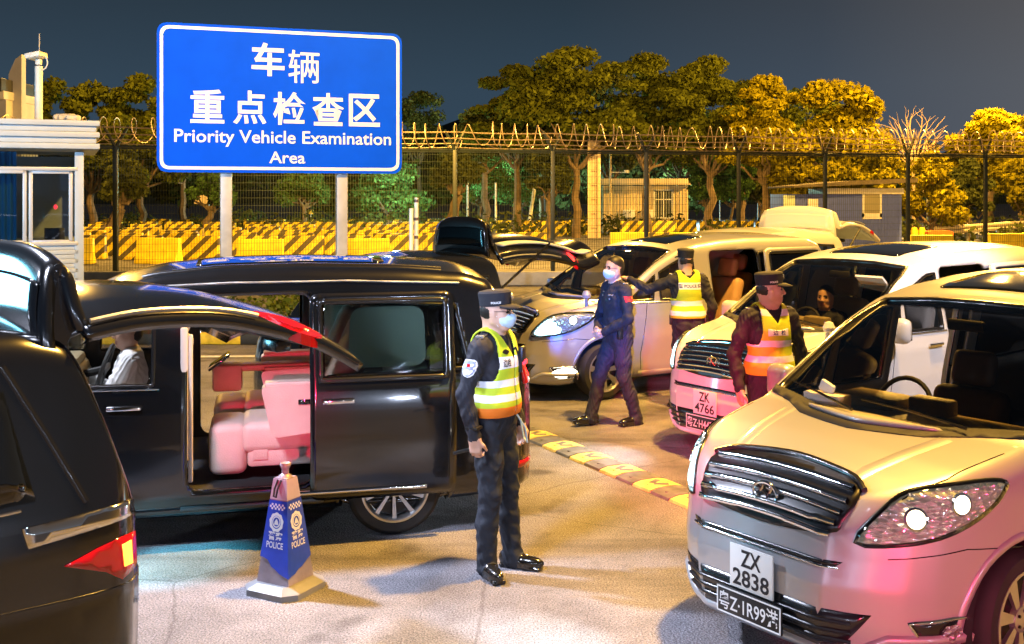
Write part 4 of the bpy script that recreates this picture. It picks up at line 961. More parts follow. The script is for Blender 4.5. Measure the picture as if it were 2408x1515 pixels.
def fender_mirror(B, root, pm):
    p = B.ray('top', .74, -.74)[0]; m = MB().tube([p-Vector((0, 0, .01)), p+Vector((-.03, -.03, .09))], [.03, .018], 10); m.lathe([(.001, .055), (.035, .045), (.055, .0), (.045, -.035), (.001, -.05)], 18, Matrix.Translation(p+Vector((-.03, -.04, .13))))
    m.build('wing_mirror', pm, root)
def common(B, root, pm, lm, style=0, gl='glass', gr='privacy', slide_open=(False, False), windows=('quarter', 'front', 'slide', 'rear'), floor=True, rear_hole=None, front=True):
    ax_, bx, ar = B.sp['arch']; hs = []
    for s_, nm in ((0, 'near'), (1, 'far')):
        for cx in (ax_, bx): hs.append((nm, arc_hole(cx, ar)))
        for k in windows: hs.append((nm, WIN[k]))
        if slide_open[s_]: hs.append((nm, DOOR))
    if front: hs.append(('front', WS))
    if rear_hole: hs.append(rear_hole)
    B.holes(hs); body = B.shell('body', pm, lm, root)
    for nm in ('near', 'far'):
        for k in windows:
            if k == 'slide' and slide_open[0 if nm == 'near' else 1]: continue
            f_ = add('window', B.patch(nm, WIN[k], -.012, .08, .002), M[gl] if k in ('quarter', 'front') else M[gr], root)
            add('window_frame', B.ribbon(nm, WIN[k], .032, .003, True, depth=.03), M['trim'], f_)
        sg = -1 if nm == 'near' else 1
        for cx in (ax_, bx):
            a = np.linspace(math.pi*1.1, -.1*math.pi, 30); V = []; F = []
            for t in a:
                for y in (.86, .55): V.append((cx+(ar-.004)*math.cos(t), sg*y, .34+(ar-.004)*math.sin(t)))
            F = [(2*i, 2*i+1, 2*i+3, 2*i+2) for i in range(29)]; k = len(V); V.append((cx, sg*.55, .34)); F += [(2*i+1, 2*i+3, k) for i in range(29)]
            mobj('wheel_arch', V, F, M['rubber'], root); wheel(root, cx, sg*.80, sg, style)
            add('arch_lip', B.ribbon(nm, [(cx+(ar+.02)*math.cos(t), .34+(ar+.02)*math.sin(t)) for t in np.linspace(math.pi*1.08, -.08*math.pi, 24)], .045, .008, depth=.01), pm, root)
        for sm in ([(1.52, 1.12), (1.46, .8), (1.40, .5), (1.42, .32)], [(2.36, 1.69), (2.36, .5), (2.34, .32)], [(3.36, 1.69), (3.36, .85), (3.30, .75)]):
            if slide_open[0 if nm == 'near' else 1] and sm[0][0] > 2.3: continue
            add('door_seam', B.ribbon(nm, sm, .009, .0015), M['trim'], root)
        add('sill_moulding', B.ribbon(nm, [(1.38, .27), (2.4, .27), (3.4, .27)], .06, .01), pm, root)
        add('belt_moulding', B.ribbon(nm, [(1.12, 1.118), (1.6, 1.105), (2.36, 1.098), (3.3, 1.098), (4.4, 1.135)] if not slide_open[0 if nm == 'near' else 1] else [(1.12, 1.118), (1.6, 1.105), (2.34, 1.098)], .016, .008), M['chrome'], root)
        for hx in (2.12, 2.62):
            if slide_open[0 if nm == 'near' else 1] and hx > 2.3: continue
            p, n = B.ray(nm, hx, .98); MB().box(p+n*.02, (.22, .025, .032), .011, 2).build('door_handle', M['chrome'], root)
    if floor:
        MB().box((2.75, 0, .36), (3.5, 1.66, .06)).build('cabin_floor', M['dark_liner'], root)
        MB().box((1.32, 0, 1.03), (.72, 1.5, .16), .06, 3).box((1.55, 0, .75), (.3, 1.48, .6), .05).box((1.52, .38, 1.13), (.3, .42, .09), .04).box((1.55, 0, 1.12), (.12, .26, .16), .02).build('dashboard', M['dash'], root)
        q = MB(); q.tube([(1.83+.06*math.sin(a), .38+.19*math.cos(a), 1.05+.18*math.sin(a)) for a in np.linspace(0, 2*math.pi, 26, endpoint=False)], .016, 8, closed=True); q.tube([(1.6, .38, 1.0), (1.84, .38, 1.05)], .03, 8); q.box((1.84, .38, 1.05), (.03, .34, .05), .01); q.build('steering_wheel', M['rubber'], root)
        MB().box((1.90, 0, 1.60), (.03, .24, .07), .015).build('rear_view_mirror', M['rubber'], root)
    return body
def doorset(o):
    global DOOR, DOORP
    DOOR = round_poly([(2.37+o, .40), (3.20+o, .40), (3.20+o, 1.70), (2.37+o, 1.70)], .09, 4); DOORP = round_poly([(2.35+o, .30), (3.36+o, .30), (3.36+o, 1.71), (2.35+o, 1.71)], .07, 3)
    WIN['slide'] = [(2.42+o, 1.12), (3.30+o, 1.12), (3.30+o, 1.65), (2.42+o, 1.65)]
DOOR = DOORP = None; doorset(0)
def sliding_door(B, root, pm, nm, dx, gl, out=.075):
    sg = -1 if nm == 'near' else 1; sh = (dx, sg*out, 0)
    d = add('sliding_door', B.patch(nm, DOORP, 0, .07, .04, inner=WIN['slide'], shift=sh), pm, root)
    f_ = add('window', B.patch(nm, WIN['slide'], -.008, .08, .002, shift=sh), M[gl], d)
    add('window_frame', B.ribbon(nm, WIN['slide'], .04, .004, True, depth=.02, shift=sh), M['trim'], d)
    p, n = B.ray(nm, DOORP[0][0]+.19, .98); MB().box(p+n*.025+Vector(sh), (.22, .03, .034), .011, 2).build('door_handle', M['chrome'], d)
    add('door_moulding', B.ribbon(nm, [(2.38, .36), (3.3, .36)], .03, .012, shift=sh), M['chrome'], d)
    return d
def car(lab, loc, a, pm, sp, group=None, cat='van', name='parked_van'):
    t = thing(name, lab, cat, (loc[0], loc[1], 0), R(a), group); return t, Body(sp)
def local(root, p):
    a = root.rotation_euler[2]; return Vector((root.location.x+math.cos(a)*p[0]-math.sin(a)*p[1], root.location.y+math.sin(a)*p[0]+math.cos(a)*p[1], p[2]))
def anchor(world, a, p):
    a = R(a); return (world[0]-math.cos(a)*p[0]+math.sin(a)*p[1], world[1]-math.sin(a)*p[0]-math.cos(a)*p[1])
def tailgate(root, L, pm, lin, zt=1.80, glassm='black_glass', w=.76, light='red_lit', tip=-.16, strut=True, crown=.06, hx=None, xs=1., ws=None):
    """raised tailgate: spoiler standing up at the hinge, outer panel arching back to its lower edge"""
    hx = hx or L-.42; ws = ws or w; tg = thing_part('tailgate', root)
    ang = 0.; ca, sa = math.cos(ang), math.sin(ang)
    def Q(x, z):
        x = x if x < .18 else .18+(x-.18)*xs
        return (hx+x*ca-z*sa, zt+x*sa+z*ca)
    def sheet(prof, wf, name, m, th=.05, crown=.05, parent=tg):
        V = []; F = []; nv = 15; n = len(prof)
        for i, (x, z) in enumerate(prof):
            for k in range(nv):
                q = -1+2*k/(nv-1); ww = wf(i/(n-1)); e = 1-abs(q)**3; X, Z = Q(x, z+crown*(e-1)); V.append((X, q*ww, Z))
        for i in range(n-1):
            for k in range(nv-1): F.append((i*nv+k, i*nv+k+1, (i+1)*nv+k+1, (i+1)*nv+k))
        o = mobj(name, V, F, m, parent, True); md = o.modifiers.new('thick', 'SOLIDIFY'); md.thickness = th; md.offset = 0
        return o
    sp_prof = smooth_poly([(.05, -.04), (.035, .10), (.055, .27), (.085, .345), (.125, .335), (.15, .20), (.18, .10)], 5, False)
    sheet(sp_prof, lambda t: ws-.02-.12*math.sin(math.pi*min(1, max(0, (t-.1)*1.2)))**2*.6, 'spoiler', pm, .05, .09)
    V = []; sp2 = sp_prof+[(.12, -.02)]
    for q in (-1, 1): V += [(*Q(x, z-.055),) for x, z in sp2]
    n = len(sp2); V = [(a, (-1 if i < n else 1)*(ws-.09), b) for i, (a, b) in enumerate(V)]; mobj('spoiler_body', V, [tuple(range(n)), tuple(range(2*n-1, n-1, -1))]+[(i, (i+1) % n, (i+1) % n+n, i+n) for i in range(n)], pm, tg)
    gp = smooth_poly([(.012, .02), (.008, .12), (.025, .25)], 5, False); sheet(gp, lambda t: ws-.07-.05*t, 'rear_window', M[glassm], .012, .03)
    pn = smooth_poly([(.18, .10), (.40, .13), (.70, .11), (.95, .035), (1.15, -.05), (1.36, tip)], 6, False)
    sheet(pn, lambda t: w+.02-.05*t**3, 'outer_panel', pm, .05, crown)
    inn = [(x, z-.07) for x, z in pn[2:-3]]; sheet(inn, lambda t: w-.07, 'inner_lining', lin, .03, .02)
    for s_ in (-1, 1):
        X, Z = Q(.98, .035); X2, Z2 = Q(1.16, -.05)
        V = []; F = []
        pl = [(.88, .66), (1.0, .785), (1.13, .78), (1.20, .66), (1.05, .60)]
        def zz(x): return float(np.interp(x, [p[0] for p in pn], [p[1] for p in pn]))
        P = smooth_poly([(1.02+(x-1.02)/max(1, xs*.75), y) for x, y in pl], 3)
        top = [(*Q(x, zz(x)+.034-crown*abs(y/.78)**3), s_*y*w/.78) for x, y in P]; bot = [(*Q(x, zz(x)-.02-crown*abs(y/.78)**3), s_*y*w/.78) for x, y in P]; n = len(P)
        V = [(a, c, b) for a, b, c in top]+[(a, c, b) for a, b, c in bot]; F = [tuple(range(n)), tuple(range(2*n-1, n-1, -1))]+[(i, (i+1) % n, (i+1) % n+n, i+n) for i in range(n)]
        o = mobj('tail_light', V, F, M['red_lens'], tg)
        Pi = [(x*.5+1.02*.5, y*.6+.70*.4) for x, y in P]; top = [(*Q(x, zz(x)+.042-crown*abs(y/.78)**3), s_*y*w/.78) for x, y in Pi]; bot = [(*Q(x, zz(x)-.0-crown*abs(y/.78)**3), s_*y*w/.78) for x, y in Pi]
        V = [(a, c, b) for a, b, c in top]+[(a, c, b) for a, b, c in bot]; mobj('lamp_glow', V, F, M[light], o)
        # gas strut from the tailgate side down to the pillar
        X, Z = Q(.72, .02)
        if strut: MB().tube([(X, s_*(w-.0), Z), (hx+.13, s_*(w+.02), zt-.52)], [.016, .022], 8).build('gas_strut', M['trim'], tg)
        mbx = [(*Q(x, zz(x)+.06-crown),) for x in np.linspace(.2, .86, 14)]; MB().tube([(a, s_*(w-.01), b+.0) for a, b in mbx], .012, 6).build('edge_trim', M['chrome'] if light == 'amber_lit' else M['steel'], tg)
    X, Z = Q(1.30, tip-.06); MB().box((X, 0, Z), (.1, .16, .07), .015).build('latch', M['trim'], tg)
    return tg

LANES = 'vans stopped for inspection'
# ---- near silver van, right foreground
root, B = car('silver van in the right foreground, nose towards the viewer, red light on its bumper', (1.22, 5.34), 36, M['p_silver'], A20, LANES); NEAR = root
common(B, root, M['p_silver'], M['liner'], gr='glass', slide_open=(False, True))
sliding_door(B, root, M['p_silver'], 'far', .86, 'privacy')
front_face(B, root, M['p_silver'], (1, 2), True, 5, (.40, ('ZX', '2838'), '粤Z·1R99港'))
windscreen(B, root, M['glass']); door_mirror(B, root, -1, M['p_silver']); door_mirror(B, root, 1, M['p_silver'])
add('sunroof', B.patch('top', round_poly([(2.25, -.42), (3.0, -.42), (3.0, .42), (2.25, .42)], .07, 4), .003, .08), M['black_glass'], root)
mb = MB(); 
for x, y in ((2.2, -.38), (2.2, .38)): seat(mb, x, y, back=.5)
mb.build('seats', mat('dark_brown_seats', (.06, .045, .035), .6), root)
o = MB().box((0, 0, .05), (.13, .25, .1), .006).build('tissue_box', mat('cream_tissue_box', (.7, .6, .5), .6)); o.location = local(root, (1.12, .42, 1.115)); o.rotation_euler = (0, 0, R(36)); tag(o, 'cream tissue box on the dashboard of the silver foreground van', 'tissue box')
MB().box((0, 0, .13), (.03, .1, .07), .012, rot=Matrix.Rotation(.4, 3, 'X')).build('tissue', mat('tissue_paper', (.8, .8, .8), .8), o)
# ---- pearl van behind it
root, B = car('pearl white van with plate ZK 4766, lit pink, behind the foreground van', (1.75, 9.55), 36, M['p_white'], A20, LANES); MID = root
common(B, root, M['p_white'], M['liner'], slide_open=(True, False))
front_face(B, root, M['p_white'], (0, 2), True, 6, (.42, ('ZK', '4766'), '粤Z·H447港'))
windscreen(B, root, M['glass']); door_mirror(B, root, -1, M['p_white']); door_mirror(B, root, 1, M['p_white']); fender_mirror(B, root, M['p_white'])
sliding_door(B, root, M['p_white'], 'near', .86, 'privacy')
add('sunroof', B.patch('top', round_poly([(2.25, -.42), (3.0, -.42), (3.0, .42), (2.25, .42)], .07, 4), .003, .08), M['black_glass'], root)
mb = MB()
for x, y in ((2.1, -.38), (2.1, .38), (3.1, -.38), (3.1, .38)): seat(mb, x, y)
mb.build('seats', mat('grey_leather', (.25, .23, .22), .5), root)
MB().box((1.72, -.5, 1.58), (.02, .3, .12), rot=Matrix.Rotation(R(-50), 3, 'Y')).build('sun_visor', mat('pale_visor', (.6, .55, .45), .7), root)
doorset(.2)
# ---- silver van behind the walking officer
root, B = car('silver van with open sliding door and one bright headlamp behind the walking officer', (-.14, 12.72), 31, M['p_silver'], A20, LANES); FAR = root
common(B, root, M['p_silver'], M['liner'], slide_open=(True, False))
front_face(B, root, M['p_silver'], (2, 1), False, 6, None)
windscreen(B, root, M['glass']); door_mirror(B, root, 1, M['p_silver']); fender_mirror(B, root, M['p_silver'])
sliding_door(B, root, M['p_silver'], 'near', .92, 'privacy')
add('sunroof', B.patch('top', round_poly([(2.2, -.42), (2.8, -.42), (2.8, .42), (2.2, .42)], .07, 4), .003, .08), M['black_glass'], root)
mb = MB()
for x, y in ((2.0, -.38), (2.0, .38), (2.85, -.36), (2.85, .36), (3.7, -.36), (3.7, .36)): seat(mb, x, y, .54)
mb.build('seats', M['tan'], root)
m = MB(); cv = [(2.5+1.9*i/60, .80+.02*math.sin(i*1.3)) for i in range(61)]
mobj('curtain', [(x, y, 1.05) for x, y in cv]+[(x, y-.06, 1.72) for x, y in cv], [(i, i+1, 62+i, 61+i) for i in range(60)], mat('pale_pleated_curtain', (.6, .58, .5), .8), root, True)
doorset(0)
# ---- white van with raised tailgate at the back
root, B = car('white van with its tailgate raised, beyond the silver van with open door', anchor((5.15, 17.0), 40, (4.5, -.7)), 40, M['p_white'], A20, LANES)
common(B, root, M['p_white'], M['liner'], front=False, windows=('front', 'slide', 'rear'), floor=False, rear_hole=('rear', [(-.72, .75), (.72, .75), (.7, 1.74), (-.7, 1.74)]))
tailgate(root, 4.86, M['p_white'], mat('pale_blue_tailgate_lining', (.6, .72, .8), .6), 1.84, 'p_white', light='red_lit')
MB().box((2.6, 0, .4), (3.6, 1.6, .06)).build('cabin_floor', M['dark_liner'], root)
# ---- black van, side on, sliding door open
doorset(.15)
root, B = car('long black van seen side on with its sliding door open on cream seats', anchor((.09, 7.7), 13.5, (4.86, -.88)), 13.5, M['p_black'], A30, LANES); BLACK = root
WIN30 = dict(WIN)
common(B, root, M['p_black'], M['dark_liner'], 1, slide_open=(True, True), windows=('quarter', 'front', 'rear'), gr='glass')
windscreen(B, root, M['glass']); door_mirror(B, root, -1, M['p_black'], 1.5); door_mirror(B, root, 1, M['p_black'], 1.5)
sliding_door(B, root, M['p_black'], 'near', .83, 'door_glass'); sliding_door(B, root, M['p_black'], 'far', .83, 'glass')
add('roof_panel', B.patch('top', round_poly([(2.55, -.46), (3.9, -.46), (3.9, .46), (2.55, .46)], .08, 4), .003, .08), M['black_glass'], root)
for y in (-.56, .56): add('roof_rail', B.ribbon('top', [(2.2, y), (3.2, y), (4.3, y)], .03, .012), M['trim'], root)
add('gutter_trim', B.ribbon('near', [(2.2, 1.765), (2.8, 1.785), (3.6, 1.785), (4.4, 1.755)], .014, .01), M['steel'], root)
for s_ in (-1, 1):
    l_ = add('tail_light', B.patch('rcyl', [(s_*20, 1.22), (s_*43, 1.24), (s_*42, 1.02), (s_*20, 1.0)], .012, .04), M['red_lens'], root)
    add('lamp_glow', B.patch('rcyl', [(s_*26, 1.18), (s_*38, 1.19), (s_*38, 1.06), (s_*26, 1.05)], .016, .04), M['red_lit'], l_)
    add('rear_reflector', B.patch('rcyl', [(s_*30, .47), (s_*48, .47), (s_*48, .42), (s_*30, .42)], .01, .04), M['red_lens'], root)
def captain_seats(root):
    for y, nm in ((-.42, 'captain_seat'), (.40, 'captain_seat')):
        s_ = thing_part(nm, root); s_.location = (.16, 0, .09); x = 3.02
        MB().box((x, y, .60), (.62, .54, .22), .06, 3).box((x-.40, y, .52), (.26, .50, .36), .06, 3).build('cushion', M['cream'], s_)
        MB().box((x-.02, y, .47), (.50, .50, .16), .03).build('base', M['cream'], s_)
        MB().box((x+.42, y, 1.0), (.2, .56, .86), .09, 4, rot=Matrix.Rotation(R(24), 3, 'Y')).build('backrest', M['cream'], s_)
        MB().box((x+.62, y, 1.46), (.13, .36, .24), .06, 3, rot=Matrix.Rotation(R(20), 3, 'Y')).build('headrest', M['cream'], s_)
        for k in (-1, 1):
            a = MB().prism(round_poly([(x-.18, .98), (x+.45, 1.0), (x+.45, .68), (x-.10, .62)], .05, 4), y+k*.335-.065, y+k*.335+.065, 'xz').build('armrest', M['cream'], s_)
            MB().box((x+.1, y+k*.335, .992), (.5, .115, .03), .012, 2).build('armrest_pad', M['tan'] if k > 0 else M['cream'], a)
            if k < 0: MB().box((x+.16, y+k*.335-.068, .865), (.17, .008, .036), .004).build('seat_control', M['black_glass'], a)
        MB().box((x-.18, y-.256, .50), (.1, .006, .11), .003).build('seat_tag', M['cream'], s_)
    MB().box((3.02, -.02, 1.09), (.7, .17, .05), .02).box((2.76, -.02, 1.02), (.22, .2, .2), .03).build('console', M['tan'], root)
    MB().box((2.70, -.02, 1.14), (.02, .26, .18), .006, rot=Matrix.Rotation(R(55), 3, 'Y')).build('console_screen', M['black_glass'], root)
captain_seats(root)
mb = MB()
for y in (-.40, .40): seat(mb, 1.98, y, .5, .5, .62)
mb.build('front_seats', M['cream'], root)
MB().box((4.12, -.1, 1.36), (.14, .74, .40), .07, 3).box((4.1, 0, .9), (.2, 1.3, .6), .08, 3).build('rear_bench', mat('pale_grey_green_leather', (.45, .58, .5), .5), root)
MB().box((2.50, -.86, 1.05), (.05, .03, .9), .012).box((2.54, -.845, .95), (.03, .04, 1.0), .01).build('pillar_trim', mat('pink_cream_pillar_trim', (.66, .55, .5), .6), root)
MB().box((2.95, -.83, .33), (.95, .1, .05), .01).box((2.95, -.86, .285), (.95, .08, .03), .01).build('door_step', mat('scuffed_step_plate', (.08, .09, .1), .3, .6), root)
MB().prism(round_poly([(3.60, 1.17), (4.16, 1.17), (4.14, 1.60), (3.62, 1.60)], .1, 5), -.775, -.765, 'xz').build('pale_window_panel', mat('pale_green_window_panel', (.50, .66, .58), .7), root)  # added pale panel for the bright rounded shape behind the glass
mobj('curtain', [(3.5+.9*i/40, .74+.02*math.sin(i*1.1), 1.08) for i in range(41)]+[(3.5+.9*i/40, .70+.02*math.sin(i*1.1), 1.68) for i in range(41)], [(i, i+1, 42+i, 41+i) for i in range(40)], mat('pale_green_window_fill', (.5, .62, .55), .8), root, True)  # added pale panel standing in for brightness beyond the far window
doorset(0)
# ---- black van at the left edge with raised tailgate
root, B = car('black van cut by the left edge, tailgate raised towards the right', anchor((-1.66, 4.5), 42, (4.80, -.88)), 42, M['p_black'], A30, LANES)
common(B, root, M['p_black'], M['dark_liner'], 1, front=False, windows=('front', 'slide'), floor=False, rear_hole=('rear', [(-.72, .78), (.72, .78), (.69, 1.72), (-.69, 1.72)]))
add('window', B.patch('near', WIN['rear'], .003, .08, .01), M['black_glass'], root)
tailgate(root, 4.93, M['p_black'], mat('dark_tailgate_lining', (.03, .03, .032), .7), 1.80, 'p_black', light='red_lens', tip=-.19, hx=4.52, xs=1.2, strut=False, crown=.11)
for nm in ('near', 'far'):
    l_ = add('tail_light', B.patch(nm, [(4.56, .885), (4.70, .925), (4.80, .945), (4.875, .945), (4.885, .80), (4.80, .77), (4.73, .82)], .012, .03), M['red_lens'], root)
    add('lamp_glow', B.patch(nm, [(4.80, .915), (4.845, .92), (4.85, .82), (4.81, .82)], .016, .03), M['amber_lit'], l_)
    add('garnish', B.patch(nm, [(4.40, 1.065), (4.86, 1.085), (4.87, 1.02), (4.42, .985)], .012, .03), M['chrome'], root)
    add('pillar_trim', B.ribbon(nm, [(4.36, 1.70), (4.52, 1.40), (4.66, 1.12)], .03, .006), M['trim'], root)
add('bumper_seam', B.ribbon('rcyl', [(-80, .76), (-50, .74), (0, .74)], .012, .003), M['trim'], root)
# ---- black van in the middle distance with raised tailgate
root, B = car('small black hatchback hidden behind the side-on black van, tailgate raised with red lamp', (-2.32, 10.6), 48, M['p_black'], A30, LANES); root.scale = (.55, .76, .92)
common(B, root, M['p_black'], M['dark_liner'], 1, front=False, windows=('front', 'slide', 'rear'), floor=False, rear_hole=('rear', [(-.72, .78), (.72, .78), (.69, 1.72), (-.69, 1.72)]))
tailgate(root, 4.93, M['p_black'], mat('pale_grey_tailgate_lining', (.55, .6, .62), .6), 1.95, 'privacy', light='red_lit', tip=.0, hx=4.62, xs=2.9, ws=.62, crown=.30)

for (rt, lx, ly, z, en, tx, ty) in ((FAR, .05, -.62, .36, 260, -2.2, -1.3), (MID, .1, .7, .8, 110, -.9, .75), (NEAR, .1, .7, .8, 160, -1.2, .9)):
    a = local(rt, (lx-.12, ly, z)); b_ = local(rt, (tx, ty, 0)); lamp('headlamp_beam', a, en, (.8, .93, 1), .05, b_, 80, .9)
# ================================================================== PEOPLE
def smin(a, b, k):
    h = np.maximum(k-np.abs(a-b), 0)/k; return np.minimum(a, b)-h*h*k*.25
def d_cone(P, a, b, r1, r2):
    a = np.array(a, np.float32); b = np.array(b, np.float32); ab = b-a; t = np.clip(((P-a)@ab)/max(ab@ab, 1e-9), 0, 1)
    q = P-a-t[..., None]*ab; return np.sqrt((q*q).sum(-1))-(r1+(r2-r1)*t)
def d_ell(P, c, r, rot=None):
    q = P-np.array(c, np.float32)
    if rot is not None: q = q@np.array(rot, np.float32)
    r = np.array(r, np.float32); k0 = np.sqrt(((q/r)**2).sum(-1)); k1 = np.sqrt(((q/(r*r))**2).sum(-1))+1e-9; return k0*(k0-1)/k1
def d_box(P, c, h, rd, rot=None):
    q = P-np.array(c, np.float32)
    if rot is not None: q = q@np.array(rot, np.float32)
    q = np.abs(q)-(np.array(h, np.float32)-rd); return np.sqrt((np.maximum(q, 0)**2).sum(-1))+np.minimum(q.max(-1), 0)-rd
class Sdf:
    def __init__(s): s.p = []          # (fn, args, lo, hi, k, label)
    def cone(s, a, b, r1, r2, lab, k=.03):
        lo = np.minimum(np.array(a)-r1, np.array(b)-r2); hi = np.maximum(np.array(a)+r1, np.array(b)+r2); s.p.append((d_cone, (a, b, r1, r2), lo, hi, k, lab)); return s
    def chain(s, pts, rs, lab, k=.03):
        for i in range(len(pts)-1): s.cone(pts[i], pts[i+1], rs[i], rs[i+1], lab, k)
        return s
    def ell(s, c, r, lab, k=.03, rot=None):
        m = max(r); s.p.append((d_ell, (c, r, rot), np.array(c)-m, np.array(c)+m, k, lab)); return s
    def box(s, c, h, rd, lab, k=.02, rot=None):
        m = math.sqrt(sum(q*q for q in h)); s.p.append((d_box, (c, h, rd, rot), np.array(c)-m, np.array(c)+m, k, lab)); return s
    def field(s, X, Y, Z, post=None):
        D = np.full((len(X), len(Y), len(Z)), .2, np.float32)
        for fn, ar, lo, hi, k, lab in s.p:
            mg = .07; i = np.searchsorted(X, [lo[0]-mg, hi[0]+mg]); j = np.searchsorted(Y, [lo[1]-mg, hi[1]+mg]); l = np.searchsorted(Z, [lo[2]-mg, hi[2]+mg])
            if i[0] >= i[1] or j[0] >= j[1] or l[0] >= l[1]: continue
            G = np.stack(np.meshgrid(X[i[0]:i[1]], Y[j[0]:j[1]], Z[l[0]:l[1]], indexing='ij'), -1).astype(np.float32)
            D[i[0]:i[1], j[0]:j[1], l[0]:l[1]] = smin(D[i[0]:i[1], j[0]:j[1], l[0]:l[1]], fn(G, *ar), k)
        return D
    def label(s, P):
        best = np.full(len(P), 9., np.float32); lab = np.zeros(len(P), np.int32)
        for fn, ar, lo, hi, k, lb in s.p:
            d = fn(P.astype(np.float32), *ar); m = d < best; best[m] = d[m]; lab[m] = lb
        return lab
    def grid(s, h, pad=.03):
        lo = np.min([p[2] for p in s.p], 0)-pad; hi = np.max([p[3] for p in s.p], 0)+pad; return [np.arange(lo[i], hi[i]+h, h) for i in range(3)]
def surface_nets(D, X, Y, Z):
    S = D < 0; n = D.shape; idx = np.full((n[0]-1, n[1]-1, n[2]-1), -1, np.int64)
    c = [S[a:n[0]-1+a, b:n[1]-1+b, d:n[2]-1+d] for a in (0, 1) for b in (0, 1) for d in (0, 1)]
    tot = sum(q.astype(np.int8) for q in c); act = np.argwhere((tot > 0) & (tot < 8)); idx[tuple(act.T)] = np.arange(len(act))
    acc = np.zeros((len(act), 3)); cnt = np.zeros(len(act)); cor = [(a, b, d) for a in (0, 1) for b in (0, 1) for d in (0, 1)]
    for i in range(8):
        for ax in range(3):
            if cor[i][ax]: continue
            q = list(cor[i]); q[ax] = 1; va = D[tuple((act+cor[i]).T)]; vb = D[tuple((act+q).T)]; m = (va < 0) != (vb < 0); t = np.where(m, va/(va-vb+1e-12), 0)
            p = act+np.array(cor[i], float); p[:, ax] += t; acc[m] += p[m]; cnt[m] += 1
    P = acc/cnt[:, None]; h = X[1]-X[0]; P = P*h+np.array([X[0], Y[0], Z[0]]); F = []
    for ax in range(3):
        sl0 = [slice(1, n[i]-1) for i in range(3)]; sl0[ax] = slice(0, n[ax]-1); sl1 = list(sl0); sl1[ax] = slice(1, n[ax])
        A = S[tuple(sl0)]; B = S[tuple(sl1)]; e = np.argwhere(A != B); fl = A[tuple(e.T)]; base = e+np.array([0 if i == ax else 1 for i in range(3)]); o = [i for i in range(3) if i != ax]
        def g(d1, d2): q = base.copy(); q[:, o[0]] -= d1; q[:, o[1]] -= d2; return idx[tuple(q.T)]
        quad = np.stack([g(0, 0), g(1, 0), g(1, 1), g(0, 1)], 1); rev = fl if ax != 1 else ~fl; quad[rev] = quad[rev][:, ::-1]; F.append(quad[:, ::-1])
    return P, np.concatenate(F)
def smooth_mesh(P, F, it=2, lam=.5):
    E = np.concatenate([F[:, [0, 1]], F[:, [1, 2]], F[:, [2, 3]], F[:, [3, 0]]])
    for _ in range(it):
        A = np.zeros_like(P); c = np.zeros(len(P)); np.add.at(A, E[:, 0], P[E[:, 1]]); np.add.at(c, E[:, 0], 1); np.add.at(A, E[:, 1], P[E[:, 0]]); np.add.at(c, E[:, 1], 1); P = P*(1-lam)+lam*A/c[:, None]
    return P
def sdf_obj(name, s, h, mats, parent, post=None, it=2, recolor=None, wrinkle=0):
    X, Y, Z = s.grid(h); D = s.field(X, Y, Z)
    if post is not None:
        G = np.stack(np.meshgrid(X, Y, Z, indexing='ij'), -1).astype(np.float32); D = post(D, G)
    P, F = surface_nets(D, X, Y, Z); P = smooth_mesh(P, F, it)
    C = P[F].mean(1); mi = s.label(C)
    if recolor is not None: mi = recolor(C, mi)
    if wrinkle:
        N = np.zeros_like(P); fn = np.cross(P[F[:, 2]]-P[F[:, 0]], P[F[:, 3]]-P[F[:, 1]])
        for q in range(4): np.add.at(N, F[:, q], fn)
        N /= np.linalg.norm(N, axis=1)[:, None]+1e-9; cl = np.zeros(len(P)); on = np.isin(mi, (JK, TR)).astype(float)
        for q in range(4): np.maximum.at(cl, F[:, q], on)
        off = np.ones(len(P))
        for q in range(4): np.minimum.at(off, F[:, q], on)
        x, y, z = P.T; w1 = np.sin(38*z+21*x+9*np.sin(13*y+wrinkle)+6*np.sin(11*x))*np.sin(17*y+9*z+3*np.sin(14*x+wrinkle)); w2 = np.sin(75*z-32*y+5*np.sin(21*x+wrinkle))*np.sin(23*x+11*z)
        P = P-N*(cl*off*np.abs(w1)*.0075+cl*off*.003*w2)[:, None]*np.sign((N*(P-P.mean(0))).sum(1).mean())
    o = mobj(name, P.tolist(), F.tolist(), mats, parent, True, mi)
    bm = bmesh.new(); bm.from_mesh(o.data); bmesh.ops.recalc_face_normals(bm, faces=bm.faces[:]); bm.to_mesh(o.data); bm.free(); return o
def cloth(name, col, var=.15): return mat(name, col, .78, var=var, vscale=5, bump=.35, bscale=16)
M['navy'] = cloth('navy_uniform_cloth', (.012, .013, .022)); M['navy2'] = cloth('navy_trouser_cloth', (.011, .015, .026))
M['skin'] = mat('skin', (.60, .36, .27), .5, var=.06, vscale=20); M['hair'] = mat('black_hair', (.012, .010, .009), .5); M['shoe'] = mat('polished_black_leather', (.008, .008, .008), .18, coat=.5)
M['lips'] = mat('lips', (.42, .19, .16), .5); M['eye'] = mat('dark_eye', (.015, .012, .01), .15); M['shirt'] = cloth('pale_blue_shirt', (.45, .55, .7), .05)
M['mask'] = mat('pale_blue_mask', (.55, .72, .85), .8, bump=.3, bscale=30); M['belt'] = mat('black_belt', (.01, .01, .01), .35); M['silver_trim'] = mat('silver_badge', (.75, .75, .78), .25, .8)
M['hv_yellow'] = mat('high_visibility_yellow', (.62, .60, .02), .7, var=.12, vscale=6, bump=.3, bscale=14); M['hv_white'] = mat('reflective_white_tape', (.78, .78, .80), .35, var=.06); M['hv_orange'] = mat('orange_hem', (.85, .22, .01), .6)
SKIN, HAIR, JK, TR, SH, LIP, EYE, COL_, TIE = range(9)
